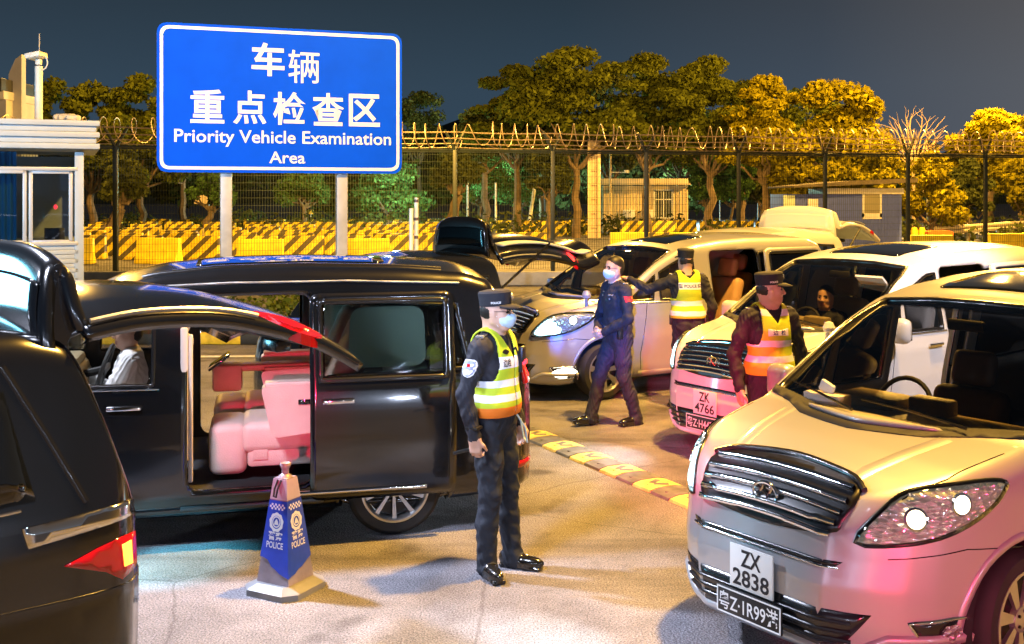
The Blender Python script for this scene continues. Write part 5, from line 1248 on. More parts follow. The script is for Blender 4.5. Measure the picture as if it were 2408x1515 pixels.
PM = ['skin', 'hair', 'navy', 'navy2', 'shoe', 'lips', 'eye', 'shirt', 'navy']
def V3(*a): return np.array(a, float)
def rotz(a): c, s_ = math.cos(a), math.sin(a); return np.array([[c, -s_, 0], [s_, c, 0], [0, 0, 1]])
def hand(s, wr, fd, pn, side, curl=.6, size=1., spread=.0):
    """wrist, finger direction, palm normal, thumb side; five separate fingers"""
    fd = fd/np.linalg.norm(fd); pn = pn-fd*(pn@fd); pn /= np.linalg.norm(pn); sd = np.cross(fd, pn)*side; z = size
    pal = wr+fd*.048*z; rot = np.stack([fd, sd, pn], 1); s.box(tuple(pal), (.050*z, .041*z, .016*z), .014*z, SKIN, .02, rot); s.cone(wr-fd*.02, wr+fd*.02*z, .027, .026*z, SKIN, .03)
    for i, (o, ln) in enumerate(((.030, .072), (.010, .080), (-.010, .074), (-.029, .058))):
        p = wr+fd*(.09 if i in (1, 2) else .085)*z+sd*o*z; q = p; an = curl*.45; pts = [p-fd*.02*z]; rs = [.0092*z]
        for k, fr in enumerate((.45, .32, .26)):
            d = fd*math.cos(an)+pn*math.sin(an)+sd*o*spread*4; q = q+d*ln*fr*z; pts.append(q); rs.append((.0088-.0010*k)*z); an += curl*(.8 if k == 0 else .7)
        s.chain([tuple(a) for a in pts], rs, SKIN, .004)
    b = wr+fd*.022*z+sd*.034*z; m_ = b+(fd*.72+sd*.55+pn*.25)*.038*z; t = m_+(fd*.93+sd*.10+pn*.45*(.4+curl))*.036*z; s.chain([tuple(b), tuple(m_), tuple(t)], [.013*z, .0115*z, .009*z], SKIN, .008)
def person(lab, loc, rz, hips, feet, toes, knees, arms, head_yaw=0., head_pitch=0., lean=(0, 0), H=1.76, cap=True, mask=False, glasses=False, jacket=JK, hairlong=0., build=1., group='uniformed officers'):
    """local frame: +x faces forward, +y is the left hand"""
    t = thing('person', lab, 'person', (loc[0], loc[1], 0), R(rz), group); k = H/1.76; s = Sdf(); hp = V3(*hips)*1.; ch = V3(hp[0]+lean[0], hp[1]+lean[1], hp[2]+.37*k); nk = ch+V3(lean[0]*.35+.0, lean[1]*.3, .17*k)
    b = build
    s.ell(tuple(hp+V3(0, 0, .0)), (.128*b, .172*b, .13), TR, .04); s.ell(tuple(hp*.55+ch*.45+V3(.012, 0, -.03)), (.130*b, .165*b, .19), JK, .05); s.ell(tuple(ch+V3(0, 0, -.01)), (.132*b, .185*b, .20), JK, .05)
    s.cone(tuple(ch+V3(-.005, .155, .115)), tuple(ch+V3(-.005, -.155, .115)), .067, .067, JK, .05); s.cone(tuple(hp+V3(.0, .06, .095)), tuple(hp+V3(0, -.06, .095)), .128*b, .128*b, JK, .02)
    for q in (-1, 1): s.ell(tuple(hp+V3(-.055, q*.07, -.03)), (.09, .085, .11), TR, .04); s.cone(tuple(nk+V3(-.01, 0, -.01)), tuple(ch+V3(-.01, q*.13, .13)), .055, .055, JK, .05)
    for i, q in enumerate((1, -1)):      # legs: left, right
        h = hp+V3(0, q*.088, -.02); kn = V3(*knees[i]); ft = V3(*feet[i]); a = ft+V3(0, 0, .095); td = rotz(R(toes[i]))@V3(1, 0, 0)
        s.chain([tuple(h), tuple(h*.45+kn*.55), tuple(kn)], [.100*b, .086, .071], TR, .04); s.chain([tuple(kn), tuple(kn*.55+a*.45+V3(-.012, 0, 0)), tuple(a+V3(0, 0, .0))], [.071, .070, .064], TR, .03)
        s.cone(tuple(a+V3(0, 0, -.0)), tuple(a+V3(0, 0, -.045)+td*.01), .066, .068, TR, .01)
        rt = np.stack([td, np.cross(V3(0, 0, 1), td), V3(0, 0, 1)], 1)
        s.ell(tuple(ft+td*.075+V3(0, 0, .045)), (.145, .050, .044), SH, .015, rt); s.ell(tuple(ft+td*-.02+V3(0, 0, .055)), (.075, .046, .055), SH, .02, rt); s.box(tuple(ft+td*.062+V3(0, 0, .012)), (.142, .046, .012), .010, SH, .01, rt)
    for i, q in enumerate((1, -1)):      # arms
        sh = ch+V3(-.008, q*.188, .105); el = V3(*arms[i][0]); wr = V3(*arms[i][1])
        s.chain([tuple(sh), tuple(sh*.5+el*.5), tuple(el)], [.070*b, .060, .053], JK, .035); d = (wr-el); s.chain([tuple(el), tuple(el+d*.5), tuple(el+d*.93)], [.053, .050, .043], JK, .03)
        s.cone(tuple(el+d*.88), tuple(el+d*.985), .045, .044, JK, .006)
        fd = V3(*arms[i][2]) if len(arms[i]) > 2 else d; pn = V3(*arms[i][3]) if len(arms[i]) > 3 else V3(0, -q, 0); hand(s, wr+d/np.linalg.norm(d)*.02, fd, pn, -q if len(arms[i]) < 6 else arms[i][5], arms[i][4] if len(arms[i]) > 4 else .7)
    # neck and head (head frame turned by head_yaw)
    Rh = rotz(R(head_yaw))@np.array(Matrix.Rotation(R(head_pitch), 3, 'Y')); hc = nk+V3(.018, 0, .155*k)
    s.cone(tuple(nk+V3(-.005, 0, -.02)), tuple(hc+V3(-.012, 0, -.05)), .060, .056, SKIN, .02); s.chain([tuple(nk+V3(-.015, .045, .012)), tuple(nk+V3(.055, 0, -.03))], [.030, .024], JK, .02); s.chain([tuple(nk+V3(-.015, -.045, .012)), tuple(nk+V3(.055, 0, -.03))], [.030, .024], JK, .02); s.cone(tuple(nk+V3(-.035, .03, .018)), tuple(nk+V3(-.035, -.03, .018)), .032, .032, JK, .02)
    def hh(x, y, z): return tuple(hc+Rh@V3(x, y, z))
    s.ell(hh(-.008, 0, .030), (.097, .076, .092), SKIN, .02, Rh); s.ell(hh(.028, 0, -.035), (.066, .060, .078), SKIN, .03, Rh); s.ell(hh(.062, 0, -.088), (.026, .030, .022), SKIN, .03, Rh)
    for q in (-1, 1):
        s.ell(hh(.05, q*.036, -.022), (.034, .028, .03), SKIN, .02, Rh); s.cone(hh(.0, q*.056, -.05), hh(.05, q*.03, -.09), .026, .022, SKIN, .03); s.ell(hh(-.002, q*.077, -.012), (.018, .011, .033), SKIN, .006, Rh)
        s.ell(hh(.080, q*.031, .008), (.005, .011, .0035), EYE, .003, Rh); s.cone(hh(.090, q*.016, .027), hh(.080, q*.048, .027), .0042, .0036, HAIR, .004)
    s.cone(hh(.088, 0, .012), hh(.110, 0, -.022), .009, .013, SKIN, .012); s.ell(hh(.102, 0, -.028), (.014, .019, .010), SKIN, .008, Rh); s.cone(hh(.088, .018, -.058), hh(.088, -.018, -.058), .0085, .0085, LIP, .004); s.cone(hh(.088, .014, -.067), hh(.088, -.014, -.067), .0085, .0085, LIP, .004)
    if not cap or hairlong: s.ell(hh(-.022, 0, .054), (.098, .080, .084), HAIR, .01, Rh); s.ell(hh(-.05, 0, .0), (.064, .074, .072), HAIR, .02, Rh)
    else: s.ell(hh(-.042, 0, .012), (.064, .0745, .060), HAIR, .03, Rh); s.cone(hh(-.045, 0, -.03), tuple(nk+V3(-.022, 0, .02)), .052, .055, SKIN, .03)
    body = sdf_obj('body', s, .0075, [M[m] for m in PM], t, it=2, wrinkle=1+len(lab) % 7)
    t['_hc'] = list(hc); info = dict(t=t, body=body, s=s, hc=hc, Rh=Rh, ch=ch, hp=hp, nk=nk, arms=arms, k=k, b=b)
    if cap:
        Mx = Matrix.Translation(tuple(hc)) @ Matrix(Rh.tolist()).to_4x4() @ Matrix.Rotation(R(-4), 4, 'Y'); m = MB(); prof = [(.001, .148), (.06, .147), (.098, .140), (.108, .128), (.103, .07), (.101, .045)]
        m.lathe(prof, 32, Mx @ Matrix.Translation((-.006, 0, .0)) @ Matrix.Diagonal((1.03, .86, 1, 1)))
        cp = m.build('cap', M['navy'], t); V = []; F = []; n = 18
        for i in range(n+1):
            a = -1.15+2.3*i/n
            for rr, zz_ in ((.099, .052), (.13, .045), (.098+.075*math.cos(a*1.05), .036-.010*math.cos(a))): V.append(Mx @ Vector((-.006+rr*1.03*math.cos(a), rr*.86*math.sin(a)*(1 if rr < .12 else 1.0), zz_)))
        for i in range(n):
            for j in range(2): F.append((i*3+j, i*3+j+1, i*3+j+4, i*3+j+3))
        o = mobj('peak', V, F, M['navy'], cp, True); md = o.modifiers.new('thick', 'SOLIDIFY'); md.thickness = .006
        MB().lathe([(.001, .006), (.018, .005), (.024, 0)], 16, Mx @ Matrix.Translation((.106, 0, .098)) @ Matrix.Rotation(R(84), 4, 'Y')).build('cap_badge', M['silver_trim'], cp)
        for q in (-1, 1):
            tv, tf = fit_text('POLICE', .062, .014, .03); MB().add([Mx @ Vector((-.006+.028-q*u_, q*.0925*math.sqrt(max(0, 1-((.028-q*u_)/.1085)**2))*1.012, .068+v_)) for u_, v_ in tv], tf).build('cap_lettering', M['hv_white'], cp)
    if mask:
        ms = Sdf(); ms.ell(hh(.036, 0, -.045), (.083, .068, .064), 0, .02, Rh); ms.ell(hh(.085, 0, -.028), (.038, .034, .034), 0, .02, Rh)
        def post(D, G):
            q = (G-hc.astype(np.float32))@Rh.astype(np.float32); sh = np.abs(D)-.003; return np.maximum(sh, np.maximum(.004-q[..., 0]+np.abs(q[..., 2]+.05)*.45, np.maximum(q[..., 2]+.004, -.115-q[..., 2])))
        mo = sdf_obj('face_mask', ms, .0045, [M['mask']], t, post=post, it=1)
        for q in (-1, 1):
            MB().tube([hh(.02, q*.074, -.02), hh(.0, q*.082, .0), hh(-.012, q*.080, .012)], .0022, 5).tube([hh(.028, q*.068, -.085), hh(.0, q*.080, -.04), hh(-.008, q*.083, -.03)], .0022, 5).build('ear_loop', M['hv_white'], mo)
    if glasses:
        m = MB()
        for q in (-1, 1):
            m.tube([hh(.098-.004*abs(math.cos(a)), q*.032+.021*math.cos(a), .006+.016*math.sin(a)) for a in np.linspace(0, 2*math.pi, 18, endpoint=False)], .002, 6, closed=True); m.tube([hh(.092, q*.053, .012), hh(.0, q*.082, .012)], .0018, 5)
        m.tube([hh(.099, .011, .01), hh(.099, -.011, .01)], .0018, 5); m.build('glasses', M['eye'], t)
    # belt
    bl = Sdf(); bl.ell(tuple(hp+V3(0, 0, .085)), (.14*b, .178*b, .09), 0); 
    o = sdf_obj('belt', bl, .009, [M['belt']], t, post=lambda D, G: np.maximum(D-.004, np.abs(G[..., 2]-(hp[2]+.085))-.022)); MB().box(tuple(hp+V3(.146*b, .0, .085)), (.012, .055, .042), .005).build('buckle', M['silver_trim'], o)
    MB().box(tuple(hp+V3(-.05, -.185*b, .03)), (.09, .05, .15), .015).build('pouch', M['belt'], o); MB().box(tuple(hp+V3(.07, .170*b, .04)), (.06, .045, .12), .012).build('pouch', M['belt'], o)
    # shoulder boards, collar points
    for i, q in enumerate((1, -1)):
        p = ch+V3(-.005, q*.155, .185); o = MB().box(tuple(p), (.055, .11, .012), .004, rot=Matrix.Rotation(R(-16*q), 3, 'X')).build('shoulder_board', M['navy'], t); MB().box(tuple(p+V3(0, q*.03, -.0)), (.057, .02, .016), .003, rot=Matrix.Rotation(R(-16*q), 3, 'X')).build('rank_bar', M['silver_trim'], o)
    return info
def wrist_band(inf, i):
    pass
def on_body(inf, geo, O, U, W, dirv, off, mm, name, obj=None, parent=None):
    """flat letters or outlines pressed onto the figure along dirv"""
    ob = obj or inf['body']; bv = BVHTree.FromPolygons([v.co.copy() for v in ob.data.vertices], [tuple(p.vertices) for p in ob.data.polygons]); dv = Vector(dirv).normalized(); V = []
    for u_, w_ in geo[0]:
        o = Vector(O)+Vector(U)*u_+Vector(W)*w_-dv*.4; h = bv.ray_cast(o, dv, .8); V.append((h[0]+h[1]*off if h[1].dot(dv) < 0 else h[0]-dv*off) if h[0] is not None else o+dv*.4)
    return mobj(name, V, geo[1], mm, parent or inf['t'], False)
def grid_poly(poly, cell=.012):
    A = np.array(poly); pts = [Vector(p) for p in poly]; n = len(pts); lo, hi = A.min(0), A.max(0)
    for u in np.arange(lo[0]+cell*.5, hi[0], cell):
        for v in np.arange(lo[1]+cell*.5, hi[1], cell):
            if inpoly(u, v, A) and edist(u, v, A) > cell*.35: pts.append(Vector((u, v)))
    vs, es, fs, a, b_, c = delaunay_2d_cdt(pts, [(i, (i+1) % n) for i in range(n)], [], 1, 1e-6); return [(p.x, p.y) for p in vs], [tuple(f) for f in fs]
def vest_mat(name, bands, z0, orange=None):
    """yellow cloth with white reflective bands at given heights (object z)"""
    m = mat(name, (.50, .62, .02), .65, bump=.3, bscale=14); N, L = nodes(m); b = N['Principled BSDF']; t = N.new('ShaderNodeTexCoord'); sp = N.new('ShaderNodeSeparateXYZ'); L.new(t.outputs['Object'], sp.inputs[0])
    n = N.new('ShaderNodeTexNoise'); n.inputs['Scale'].default_value = 6; L.new(t.outputs['Object'], n.inputs['Vector']); z = mth(N, L, 'ADD', sp.outputs['Z'], mth(N, L, 'MULTIPLY', mth(N, L, 'SUBTRACT', n.outputs['Fac'], .5), .02))
    acc = None
    for lo, hi in bands:
        q = mth(N, L, 'MULTIPLY', mth(N, L, 'GREATER_THAN', z, lo), mth(N, L, 'LESS_THAN', z, hi)); acc = q if acc is None else mth(N, L, 'MAXIMUM', acc, q)
    mx = N.new('ShaderNodeMix'); mx.data_type = 'RGBA'; mx.inputs[6].default_value = (.50, .62, .02, 1); mx.inputs[7].default_value = (.80, .80, .83, 1); L.new(acc, mx.inputs[0]); out = mx.outputs[2]
    if orange:
        m2 = N.new('ShaderNodeMix'); m2.data_type = 'RGBA'; L.new(out, m2.inputs[6]); m2.inputs[7].default_value = (.85, .2, .01, 1); L.new(mth(N, L, 'LESS_THAN', z, orange), m2.inputs[0]); out = m2.outputs[2]
    L.new(out, b.inputs['Base Color']); return m
def vest(inf, mm, z0, z1, arm=.165, neckf=.5, name='reflective_vest', vneck=False, slit=False, hw=.150):
    """a waistcoat shell over the jacket: clipped at hem, arm holes and neck"""
    s = Sdf(); s.p = [p for p in inf['s'].p if p[5] == JK and p[0] in (d_ell, d_cone)][:5]; ch, b = inf['ch'], inf['b']; c = ch
    s.p += [p for p in inf['s'].p if p[5] == JK and p[0] is d_cone and np.allclose(p[1][2], .055) and np.allclose(p[1][0][2], inf['nk'][2]-.01)]
    def post(D, G):
        x = G[..., 0]-c[0]; y = G[..., 1]-c[1]; z = G[..., 2]; sh = np.abs(D-.013)-.006
        ah = np.where(z > c[2]-.09, np.abs(y)-(hw-.02*np.clip((z-c[2]+.09)/.1, 0, 1)), np.abs(y)-.30); cl = np.maximum(np.maximum(z0-z, z-z1), ah)
        nw = .075; zt = c[2]+(.02 if vneck else .075)
        fr = np.where(x > 0, np.abs(y)-np.clip((z-zt)/(z1-zt), 0, 1)*(nw+.02 if vneck else nw+.03), np.abs(y)-np.clip((z-(c[2]+.14))/.06, 0, 1)*nw); neck = np.where(z > np.where(x > 0, zt, c[2]+.14), -fr, -1.); cl = np.maximum(cl, neck)
        if slit: cl = np.maximum(cl, np.where(x > .05, .006-np.abs(y), -1.))
        return np.maximum(sh, cl)
    return sdf_obj(name, s, .0065, [mm], inf['t'], post=post, it=1)
def sleeve_badge(inf, side, z, name='sleeve_badge', flag=False):
    el = V3(*inf['arms'][0 if side > 0 else 1][0]); sh = inf['ch']+V3(-.008, side*.188, .105); p = sh*.62+el*.38; p[2] = z
    if flag:
        poly = [(-.045, -.03), (.045, -.03), (.045, .03), (-.045, .03)]; on_body(inf, grid_poly(poly), tuple(p), (1, 0, 0), (0, 0, 1), (0, -side, 0), .004, mat('red_flag_patch', (.75, .01, .02), .6), name)
        st = [(math.cos(a)*(.012 if i % 2 == 0 else .005)-.026, math.sin(a)*(.012 if i % 2 == 0 else .005)+.012) for i, a in enumerate(np.linspace(math.pi/2, math.pi/2+2*math.pi, 10, endpoint=False))]; on_body(inf, (st, [tuple(range(10))]), tuple(p), (1, 0, 0), (0, 0, 1), (0, -side, 0), .007, M['hv_yellow'], 'flag_star'); return
    sh_ = smooth_poly([(-.042, .045), (0, .054), (.042, .045), (.046, .0), (.03, -.04), (0, -.055), (-.03, -.04), (-.046, 0)], 3); o = on_body(inf, grid_poly(sh_), tuple(p), (1, 0, 0), (0, 0, 1), (0, -side, 0), .004, M['hv_white'], name)
    on_body(inf, grid_poly([(a*.84, b_*.84) for a, b_ in sh_]), tuple(p), (1, 0, 0), (0, 0, 1), (0, -side, 0), .006, mat('blue_grey_badge', (.25, .3, .5), .5), 'badge_field', parent=o)
    for c_, w_, h_, mm in ((-.024, .012, .014, 'hv_white'), (.0, .012, .014, 'red_lens'), (.024, .012, .014, 'hv_white')): on_body(inf, grid_poly([(c_-w_*.8, .006), (c_+w_*.8, .006), (c_+w_*.8, .006+h_*1.4), (c_-w_*.8, .006+h_*1.4)]), tuple(p), (1, 0, 0), (0, 0, 1), (0, -side, 0), .008, M[mm], 'badge_mark', parent=o)
    on_body(inf, grid_poly(smooth_poly([(-.024, -.01), (.024, -.01), (.012, -.036), (-.012, -.036)], 3)), tuple(p), (1, 0, 0), (0, 0, 1), (0, -side, 0), .008, M['hv_white'], 'badge_mark', parent=o)

# ---- officer beside the black van, masked, facing right
pa = onground(1163, 1337)
A_ = person('masked officer in dark cap and striped vest standing beside the black van', (pa.x, pa.y), -27, (0, 0, .955), ((.085, .085, 0), (.01, -.125, 0)), (4, -38), ((.05, .09, .51), (.03, -.115, .51)),
    (((-.05, .275, 1.15), (.045, .255, .905), (.1, 0, -1), (0, -1, 0), .9), ((-.065, -.275, 1.155), (.0, -.272, .91), (.08, .0, -1), (0, 1, 0), 1.3)), head_yaw=12, H=1.74, mask=True, glasses=True, build=1.0)
c = A_['ch']; vA = vest(A_, vest_mat('yellow_vest_with_bands_and_orange_hem', [(c[2]-.02, c[2]+.055), (c[2]-.135, c[2]-.09), (c[2]-.225, c[2]-.18)], 0, c[2]-.26), c[2]-.325, c[2]+.24, vneck=True, slit=True)
for y in (-.085, .075):
    tv, tf = fit_text('公安', .05, .10, .03) if False else fit_text('边检', .062, .052, .02); on_body(A_, (tv, tf), (c[0]+.1, c[1]+y, c[2]+.018), (0, 1, 0), (0, 0, 1), (-1, 0, 0), .004, M['eye'], 'vest_lettering', vA)
on_body(A_, grid_poly(smooth_poly([(-.028, 0), (0, .016), (.028, 0), (0, -.016)], 3), .01), (c[0]+.1, c[1]-.085, c[2]+.085), (0, 1, 0), (0, 0, 1), (-1, 0, 0), .007, M['belt'], 'vest_badge', vA)
sleeve_badge(A_, -1, c[2]+.0)
MB().box((.0, -.272, .955), (.088, .085, .022), .01).build('cuff_band', M['belt'], A_['t'])
MB().tube([(c[0]+.12, .04, c[2]+.1), (c[0]+.15, .07, c[2]+.0), (c[0]+.145, .08, c[2]-.06)], .014, 8).box((c[0]+.15, .095, c[2]+.05), (.035, .06, .1), .01).build('shoulder_radio', M['belt'], A_['t'])
MB().box((c[0]+.155, .11, c[2]-.0), (.03, .05, .035), .008).build('shoulder_lamp', emit('red_shoulder_lamp', (1, .03, .05), 3), A_['t'])
MB().tube([(.13, .06, .99), (.17, .10, .90), (.17, .13, .80), (.13, .16, .82), (.1, .17, .94)], .006, 6).build('cord', M['mask'], A_['t'])
o = MB().tube([(-.05, 0, 0), (.05, 0, .0)], .011, 8).box((.06, 0, .0), (.03, .026, .02), .006).build('torch', M['belt']); o.location = (pa.x-.205, pa.y-.21, .80); o.rotation_euler = (0, R(-12), R(8)); tag(o, 'small dark torch in the right hand of the masked officer', 'torch')
# ---- officer walking left in front of the silver van
pb = onground(1452, 998)
B_ = person('bareheaded masked officer in dark uniform walking left past the silver van, hands joined in front', (pb.x, pb.y), 205, (0, 0, .93), ((-.16, .10, 0.0), (.27, -.08, 0.02)), (8, 0), ((-.02, .10, .50), (.17, -.085, .50)),
    (((.04, .285, 1.13), (.19, .075, .985), (.6, -.6, -.3), (-.5, -.5, .2), .9), ((.05, -.27, 1.12), (.21, -.05, 1.0), (.5, .7, -.3), (-.5, .5, .2), .9)), head_yaw=6, H=1.76, cap=False, glasses=True, mask=True, lean=(.02, 0))  # mask added to carry the blue on his lower face
sleeve_badge(B_, 1, B_['ch'][2]+.03, 'flag_patch', True); c = B_['ch']
for y, z, w_, h_ in ((-.06, .05, .03, .02), (.075, .06, .06, .018), (.07, .02, .022, .022), (-.07, .085, .05, .012)): on_body(B_, grid_poly([(-w_/2, -h_/2), (w_/2, -h_/2), (w_/2, h_/2), (-w_/2, h_/2)], .01), (c[0]+.1, y, c[2]+z), (0, 1, 0), (0, 0, 1), (-1, 0, 0), .004, M['silver_trim'], 'chest_badge')
on_body(B_, grid_poly([(-.015, -.03), (.015, -.03), (.015, .03), (-.015, .03)], .01), (c[0]+.1, .035, c[2]+.03), (0, 1, 0), (0, 0, 1), (-1, 0, 0), .008, M['belt'], 'body_camera')
# ---- officer seen from behind at the open van
pc = (1.98, 11.95)
C_ = person('officer seen from behind in yellow POLICE vest leaning on the silver van doorway', pc, 100, (0, 0, .95), ((.02, .10, 0), (-.03, -.12, 0)), (10, -12), ((.02, .10, .5), (.0, -.11, .5)),
    (((.14, .42, 1.33), (.38, .56, 1.42), (.7, .6, .2), (0, 0, -1), .5), ((-.04, -.275, 1.14), (.06, -.26, .92), (.1, 0, -1), (0, 1, 0), .9)), head_yaw=4, H=1.77, lean=(.03, .01))
c = C_['ch']; vC = vest(C_, vest_mat('yellow_vest_with_three_bands', [(c[2]+.02, c[2]+.095), (c[2]-.165, c[2]-.11), (c[2]-.275, c[2]-.22)], 0), c[2]-.305, c[2]+.24)
for s_, x, w_ in (('警', .105, .045), ('POLICE', 0, .14), ('察', -.105, .045)): tv, tf = fit_text(s_, w_, .042 if len(s_) == 1 else .034, .02); on_body(C_, (tv, tf), (c[0]-.1, c[1]+x, c[2]+.058), (0, -1, 0), (0, 0, 1), (1, 0, 0), .004, mat('navy_print', (.02, .03, .15), .6), 'vest_lettering', vC)
# ---- officer on the right between the pearl and silver vans
pd = (2.02, 8.35)
D_ = person('capped officer in yellow inspection vest standing between two vans, face turned right', pd, -74, (0, 0, .95), ((.02, .1, 0), (.0, -.1, 0)), (12, -12), ((.02, .1, .5), (.02, -.1, .5)),
    (((-.03, .29, 1.15), (.03, .285, .905), (.1, 0, -1), (0, -1, 0), .8), ((-.02, -.295, 1.15), (.06, -.29, .905), (.12, 0, -1), (0, 1, 0), .8)), head_yaw=68, H=1.77)
c = D_['ch']; vD = vest(D_, vest_mat('yellow_vest_with_shoulder_tapes', [(c[2]+.135, c[2]+.185), (c[2]-.105, c[2]-.055), (c[2]-.225, c[2]-.175)], 0), c[2]-.325, c[2]+.24, hw=.140)
lab_ = on_body(D_, grid_poly([(-.085, -.028), (.085, -.028), (.085, .028), (-.085, .028)]), (c[0]+.1, 0, c[2]+.01), (0, 1, 0), (0, 0, 1), (-1, 0, 0), .004, M['hv_white'], 'vest_label', vD)
for s_, y in (('边', -.03), ('检', .035)): tv, tf = fit_text(s_, .04, .04, .02); on_body(D_, (tv, tf), (c[0]+.1, y, c[2]+.01), (0, 1, 0), (0, 0, 1), (-1, 0, 0), .009, mat('navy_print', (.02, .03, .2), .6), 'vest_lettering', vD, lab_)
MB().box(tuple(D_['hp']+V3(.15, .03, .10)), (.012, .075, .06), .006).build('pass_card', M['hv_white'], D_['t'])
# ---- drivers
p = local(MID, (2.16, .30, 0))
def sitting(lab, root, lx, ly, jk, arm, yaw=0, seat_z=.55):
    q = local(root, (lx, ly, 0)); rz_ = math.degrees(root.rotation_euler[2])+180+yaw
    return person(lab, (q.x, q.y), rz_, (0, 0, seat_z+.10), ((.62, .12, .40), (.62, -.12, .40)), (0, 0), ((.42, .14, seat_z+.16), (.42, -.14, seat_z+.16)), arm, H=1.70, cap=False, head_yaw=20, group='drivers in the vans')
E_ = sitting('driver in dark clothes behind the windscreen of the pearl van', MID, 2.16, .36, 'navy', (((.10, .27, .78), (.34, .20, .93), (1, 0, .2), (0, -1, 0), .8), ((.10, -.27, .78), (.34, -.20, .93), (1, 0, .2), (0, 1, 0), .8)))
F_ = sitting('driver in white top with dark waistcoat behind the side window of the long black van', BLACK, 2.02, .38, 'shirt', (((.16, .27, .84), (.42, .16, 1.0), (1, 0, .2), (0, -1, 0), .8), ((.16, -.27, .84), (.42, -.14, 1.02), (1, 0, .2), (0, 1, 0), .8)))
wm_ = cloth('white_tee_shirt_cloth', (.75, .75, .76), .05); me = F_['body'].data; me.materials[JK] = wm_; me.materials[TR] = M['navy2']
for ch_ in list(F_['t'].children)+list(E_['t'].children):
    if ch_.name.split('.')[0] in ('shoulder_board', 'belt'):
        for g_ in list(ch_.children): bpy.data.objects.remove(g_)
        bpy.data.objects.remove(ch_)

# ================================================================== POLICE CONE
cb = onground(671, 1384)
t = thing('police_cone', 'square tapered police warning cone, torn blue sleeve, standing on the asphalt', 'traffic cone', (cb.x, cb.y, 0), R(-27))
stl = mat('scuffed_purple_grey_plastic', (.30, .25, .29), .3, var=.25, vscale=7, bump=.1, coat=.3); wht = mat('white_reflective_cone_sheet', (.75, .77, .8), .3, var=.1)
oc = [(.13, .2), (.2, .13), (.2, -.13), (.13, -.2), (-.13, -.2), (-.2, -.13), (-.2, .13), (-.13, .2)]; m = MB(); m.prism(oc, 0, .035, 'xy'); n = 8
m.add([(x, y, .036) for x, y in oc]+[(x*.72, y*.72, .065) for x, y in oc], [(i, (i+1) % n, (i+1) % n+n, i+n) for i in range(n)]+[tuple(range(n, 2*n))]); m.build('base', mat('grey_rubber_base', (.22, .22, .23), .45, var=.2, coat=.2), t)
def fr(z): return .120-(.120-.047)*(z-.06)/.62
def frust(z0, z1, o=0): 
    a, b_ = fr(z0)+o, fr(z1)+o; return [(-a, -a, z0), (a, -a, z0), (a, a, z0), (-a, a, z0), (-b_, -b_, z1), (b_, -b_, z1), (b_, b_, z1), (-b_, b_, z1)]
FF = [(0, 1, 5, 4), (1, 2, 6, 5), (2, 3, 7, 6), (3, 0, 4, 7), (4, 5, 6, 7), (3, 2, 1, 0)]
mobj('shaft', frust(.06, .68), FF, stl, t); mobj('top_collar', frust(.555, .675, .003), FF, mat('lilac_reflective_collar', (.42, .38, .46), .3, var=.1, coat=.3), t)
MB().lathe([(.001, .75), (.030, .765), (.034, .75), (.022, .728), (.022, .70), (.036, .69), (.046, .675), (.001, .674)], 20).build('finial', stl, t)
MB().tube([(-.015, -.050, .672), (-.024, -.072, .62), (-.026, -.078, .575), (-.010, -.076, .57), (-.004, -.068, .62), (.01, -.048, .672)], .006, 6).build('hand_strap', M['rubber'], t)
bs = mat('blue_reflective_sleeve', (.02, .06, .55), .28, var=.15, coat=.4); zig = {0: [.215, .21, .20, .165, .15, .13, .12, .11], 1: [.11, .12, .125, .145, .15, .165, .18, .19], 2: [.24, .22, .2, .2, .19, .19, .2, .22], 3: [.22]*8}
cc = [(-1, -1), (1, -1), (1, 1), (-1, 1)]; sl = None; V = []; F = []
for f in range(4):
    a, b_ = cc[f], cc[(f+1) % 4]; k = len(V)
    for i in range(8):
        u = i/7
        for z in (zig[f][i], .55): q = fr(z)+.004; V.append(((a[0]+(b_[0]-a[0])*u)*q, (a[1]+(b_[1]-a[1])*u)*q, z))
    F += [(k+2*i, k+2*i+2, k+2*i+3, k+2*i+1) for i in range(7)]
sl = mobj('blue_sleeve', V, F, bs, t)
def face(f, geo, mm, name, zc, off=.007):
    a, b_ = cc[f], cc[(f+1) % 4]; ux = ((b_[0]-a[0])/2, (b_[1]-a[1])/2); nx_ = (ux[1], -ux[0]); V = []
    for u, v in geo[0]: q = fr(zc+v)+off; V.append((ux[0]*u+nx_[0]*q, ux[1]*u+nx_[1]*q, zc+v))
    mobj(name, V, geo[1], mm, sl)
pw = mat('pale_print', (.75, .75, .82), .4)
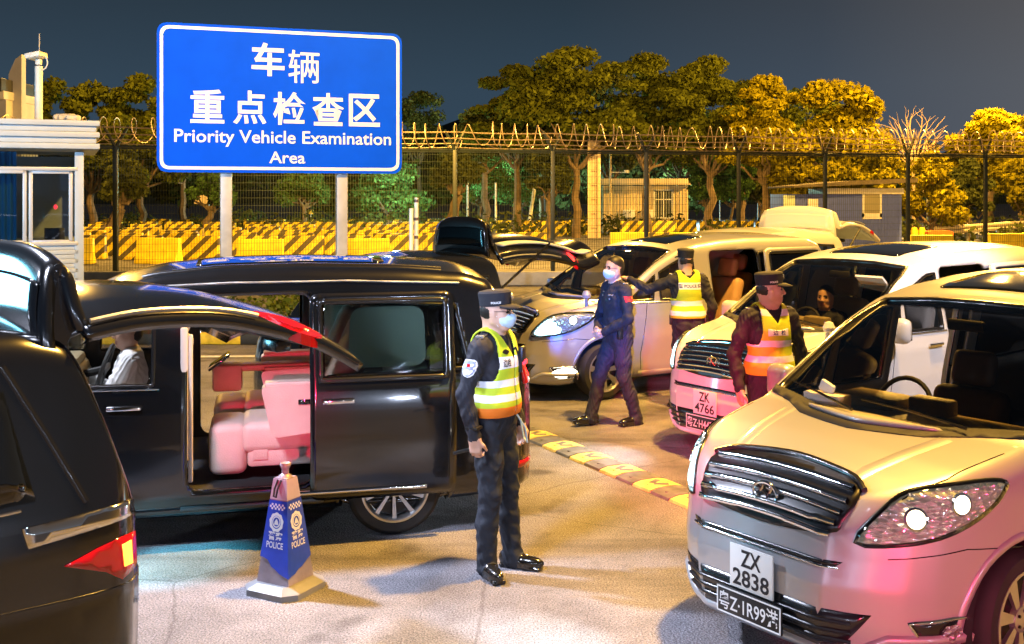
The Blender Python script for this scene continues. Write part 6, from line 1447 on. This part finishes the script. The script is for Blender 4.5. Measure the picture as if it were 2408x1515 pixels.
for f in (0, 1):
    face(f, fit_text('警察', .108, .05, .02), pw, 'lettering', .345); face(f, fit_text('POLICE', .125, .038, .02), pw, 'lettering', .292)
    V = []; F = []
    for r in range(3):
        for i in range(9):
            if (i+r) % 2: k = len(V); x0, y0 = -.058+.0129*i, -.018+.012*r; V += [(x0, y0), (x0+.0129, y0), (x0+.0129, y0+.012), (x0, y0+.012)]; F.append((k, k+1, k+2, k+3))
    face(f, (V, F), pw, 'chequer_band', .515)
    def ring(rx, ry, rx2, ry2, dy=0, n=28, wob=0): 
        V = [(rx*math.cos(a)*(1+wob*math.sin(9*a)), dy+ry*math.sin(a)*(1+wob*math.sin(9*a))) for a in np.linspace(0, 2*math.pi, n, endpoint=False)]+[(rx2*math.cos(a), dy+ry2*math.sin(a)) for a in np.linspace(0, 2*math.pi, n, endpoint=False)]; return V, [(i, (i+1) % n, (i+1) % n+n, i+n) for i in range(n)]
    face(f, ring(.052, .056, .034, .038, 0, 36, .05), pw, 'emblem', .425); face(f, ring(.031, .034, .024, .026), pw, 'emblem', .427)
    face(f, ([(-.017, -.02), (.017, -.02), (.012, .0), (.0, .016), (-.012, 0)], [(0, 1, 2, 3, 4)]), pw, 'emblem', .43)

# ================================================================== SPEED BUMP
P0 = onground(1250, 1022); P1 = onground(1660, 1192); P0.z = P1.z = 0; d = (P1-P0); n = 11; dn = d.normalized(); sd = Vector((-dn.y, dn.x, 0)); L_ = d.length/n
rb = thing('speed_bump', 'row of yellow and black rubber speed bump pieces across the lane', 'speed bump', (P0.x, P0.y, 0), math.atan2(dn.y, dn.x)); yb = mat('worn_yellow_rubber', (.72, .56, .16), .6, var=.3, vscale=9, bump=.3, bscale=60); bb = mat('worn_black_rubber', (.13, .13, .13), .65, var=.35, vscale=9)
for i in range(-1, n+2):
    m = MB().prism([(-.17, .002), (.17, .002), (.16, .02), (.08, .036), (-.08, .036), (-.16, .02)], i*L_+.008, (i+1)*L_-.008, 'yz')
    for q in (-.09, .09): m.cyl((i*L_+L_/2, q, .032), .016, .012, 10)
    o = m.build('bump_segment', yb if i % 2 == 0 else bb, rb)
    if i % 2 == 0: MB().box((i*L_+L_/2-.04, 0, .037), (.05, .12, .002), rot=Matrix.Rotation(.5, 3, 'Z')).box((i*L_+L_/2+.05, 0, .037), (.05, .12, .002), rot=Matrix.Rotation(-.5, 3, 'Z')).build('chevron', bb, o)
tag(rb, None)
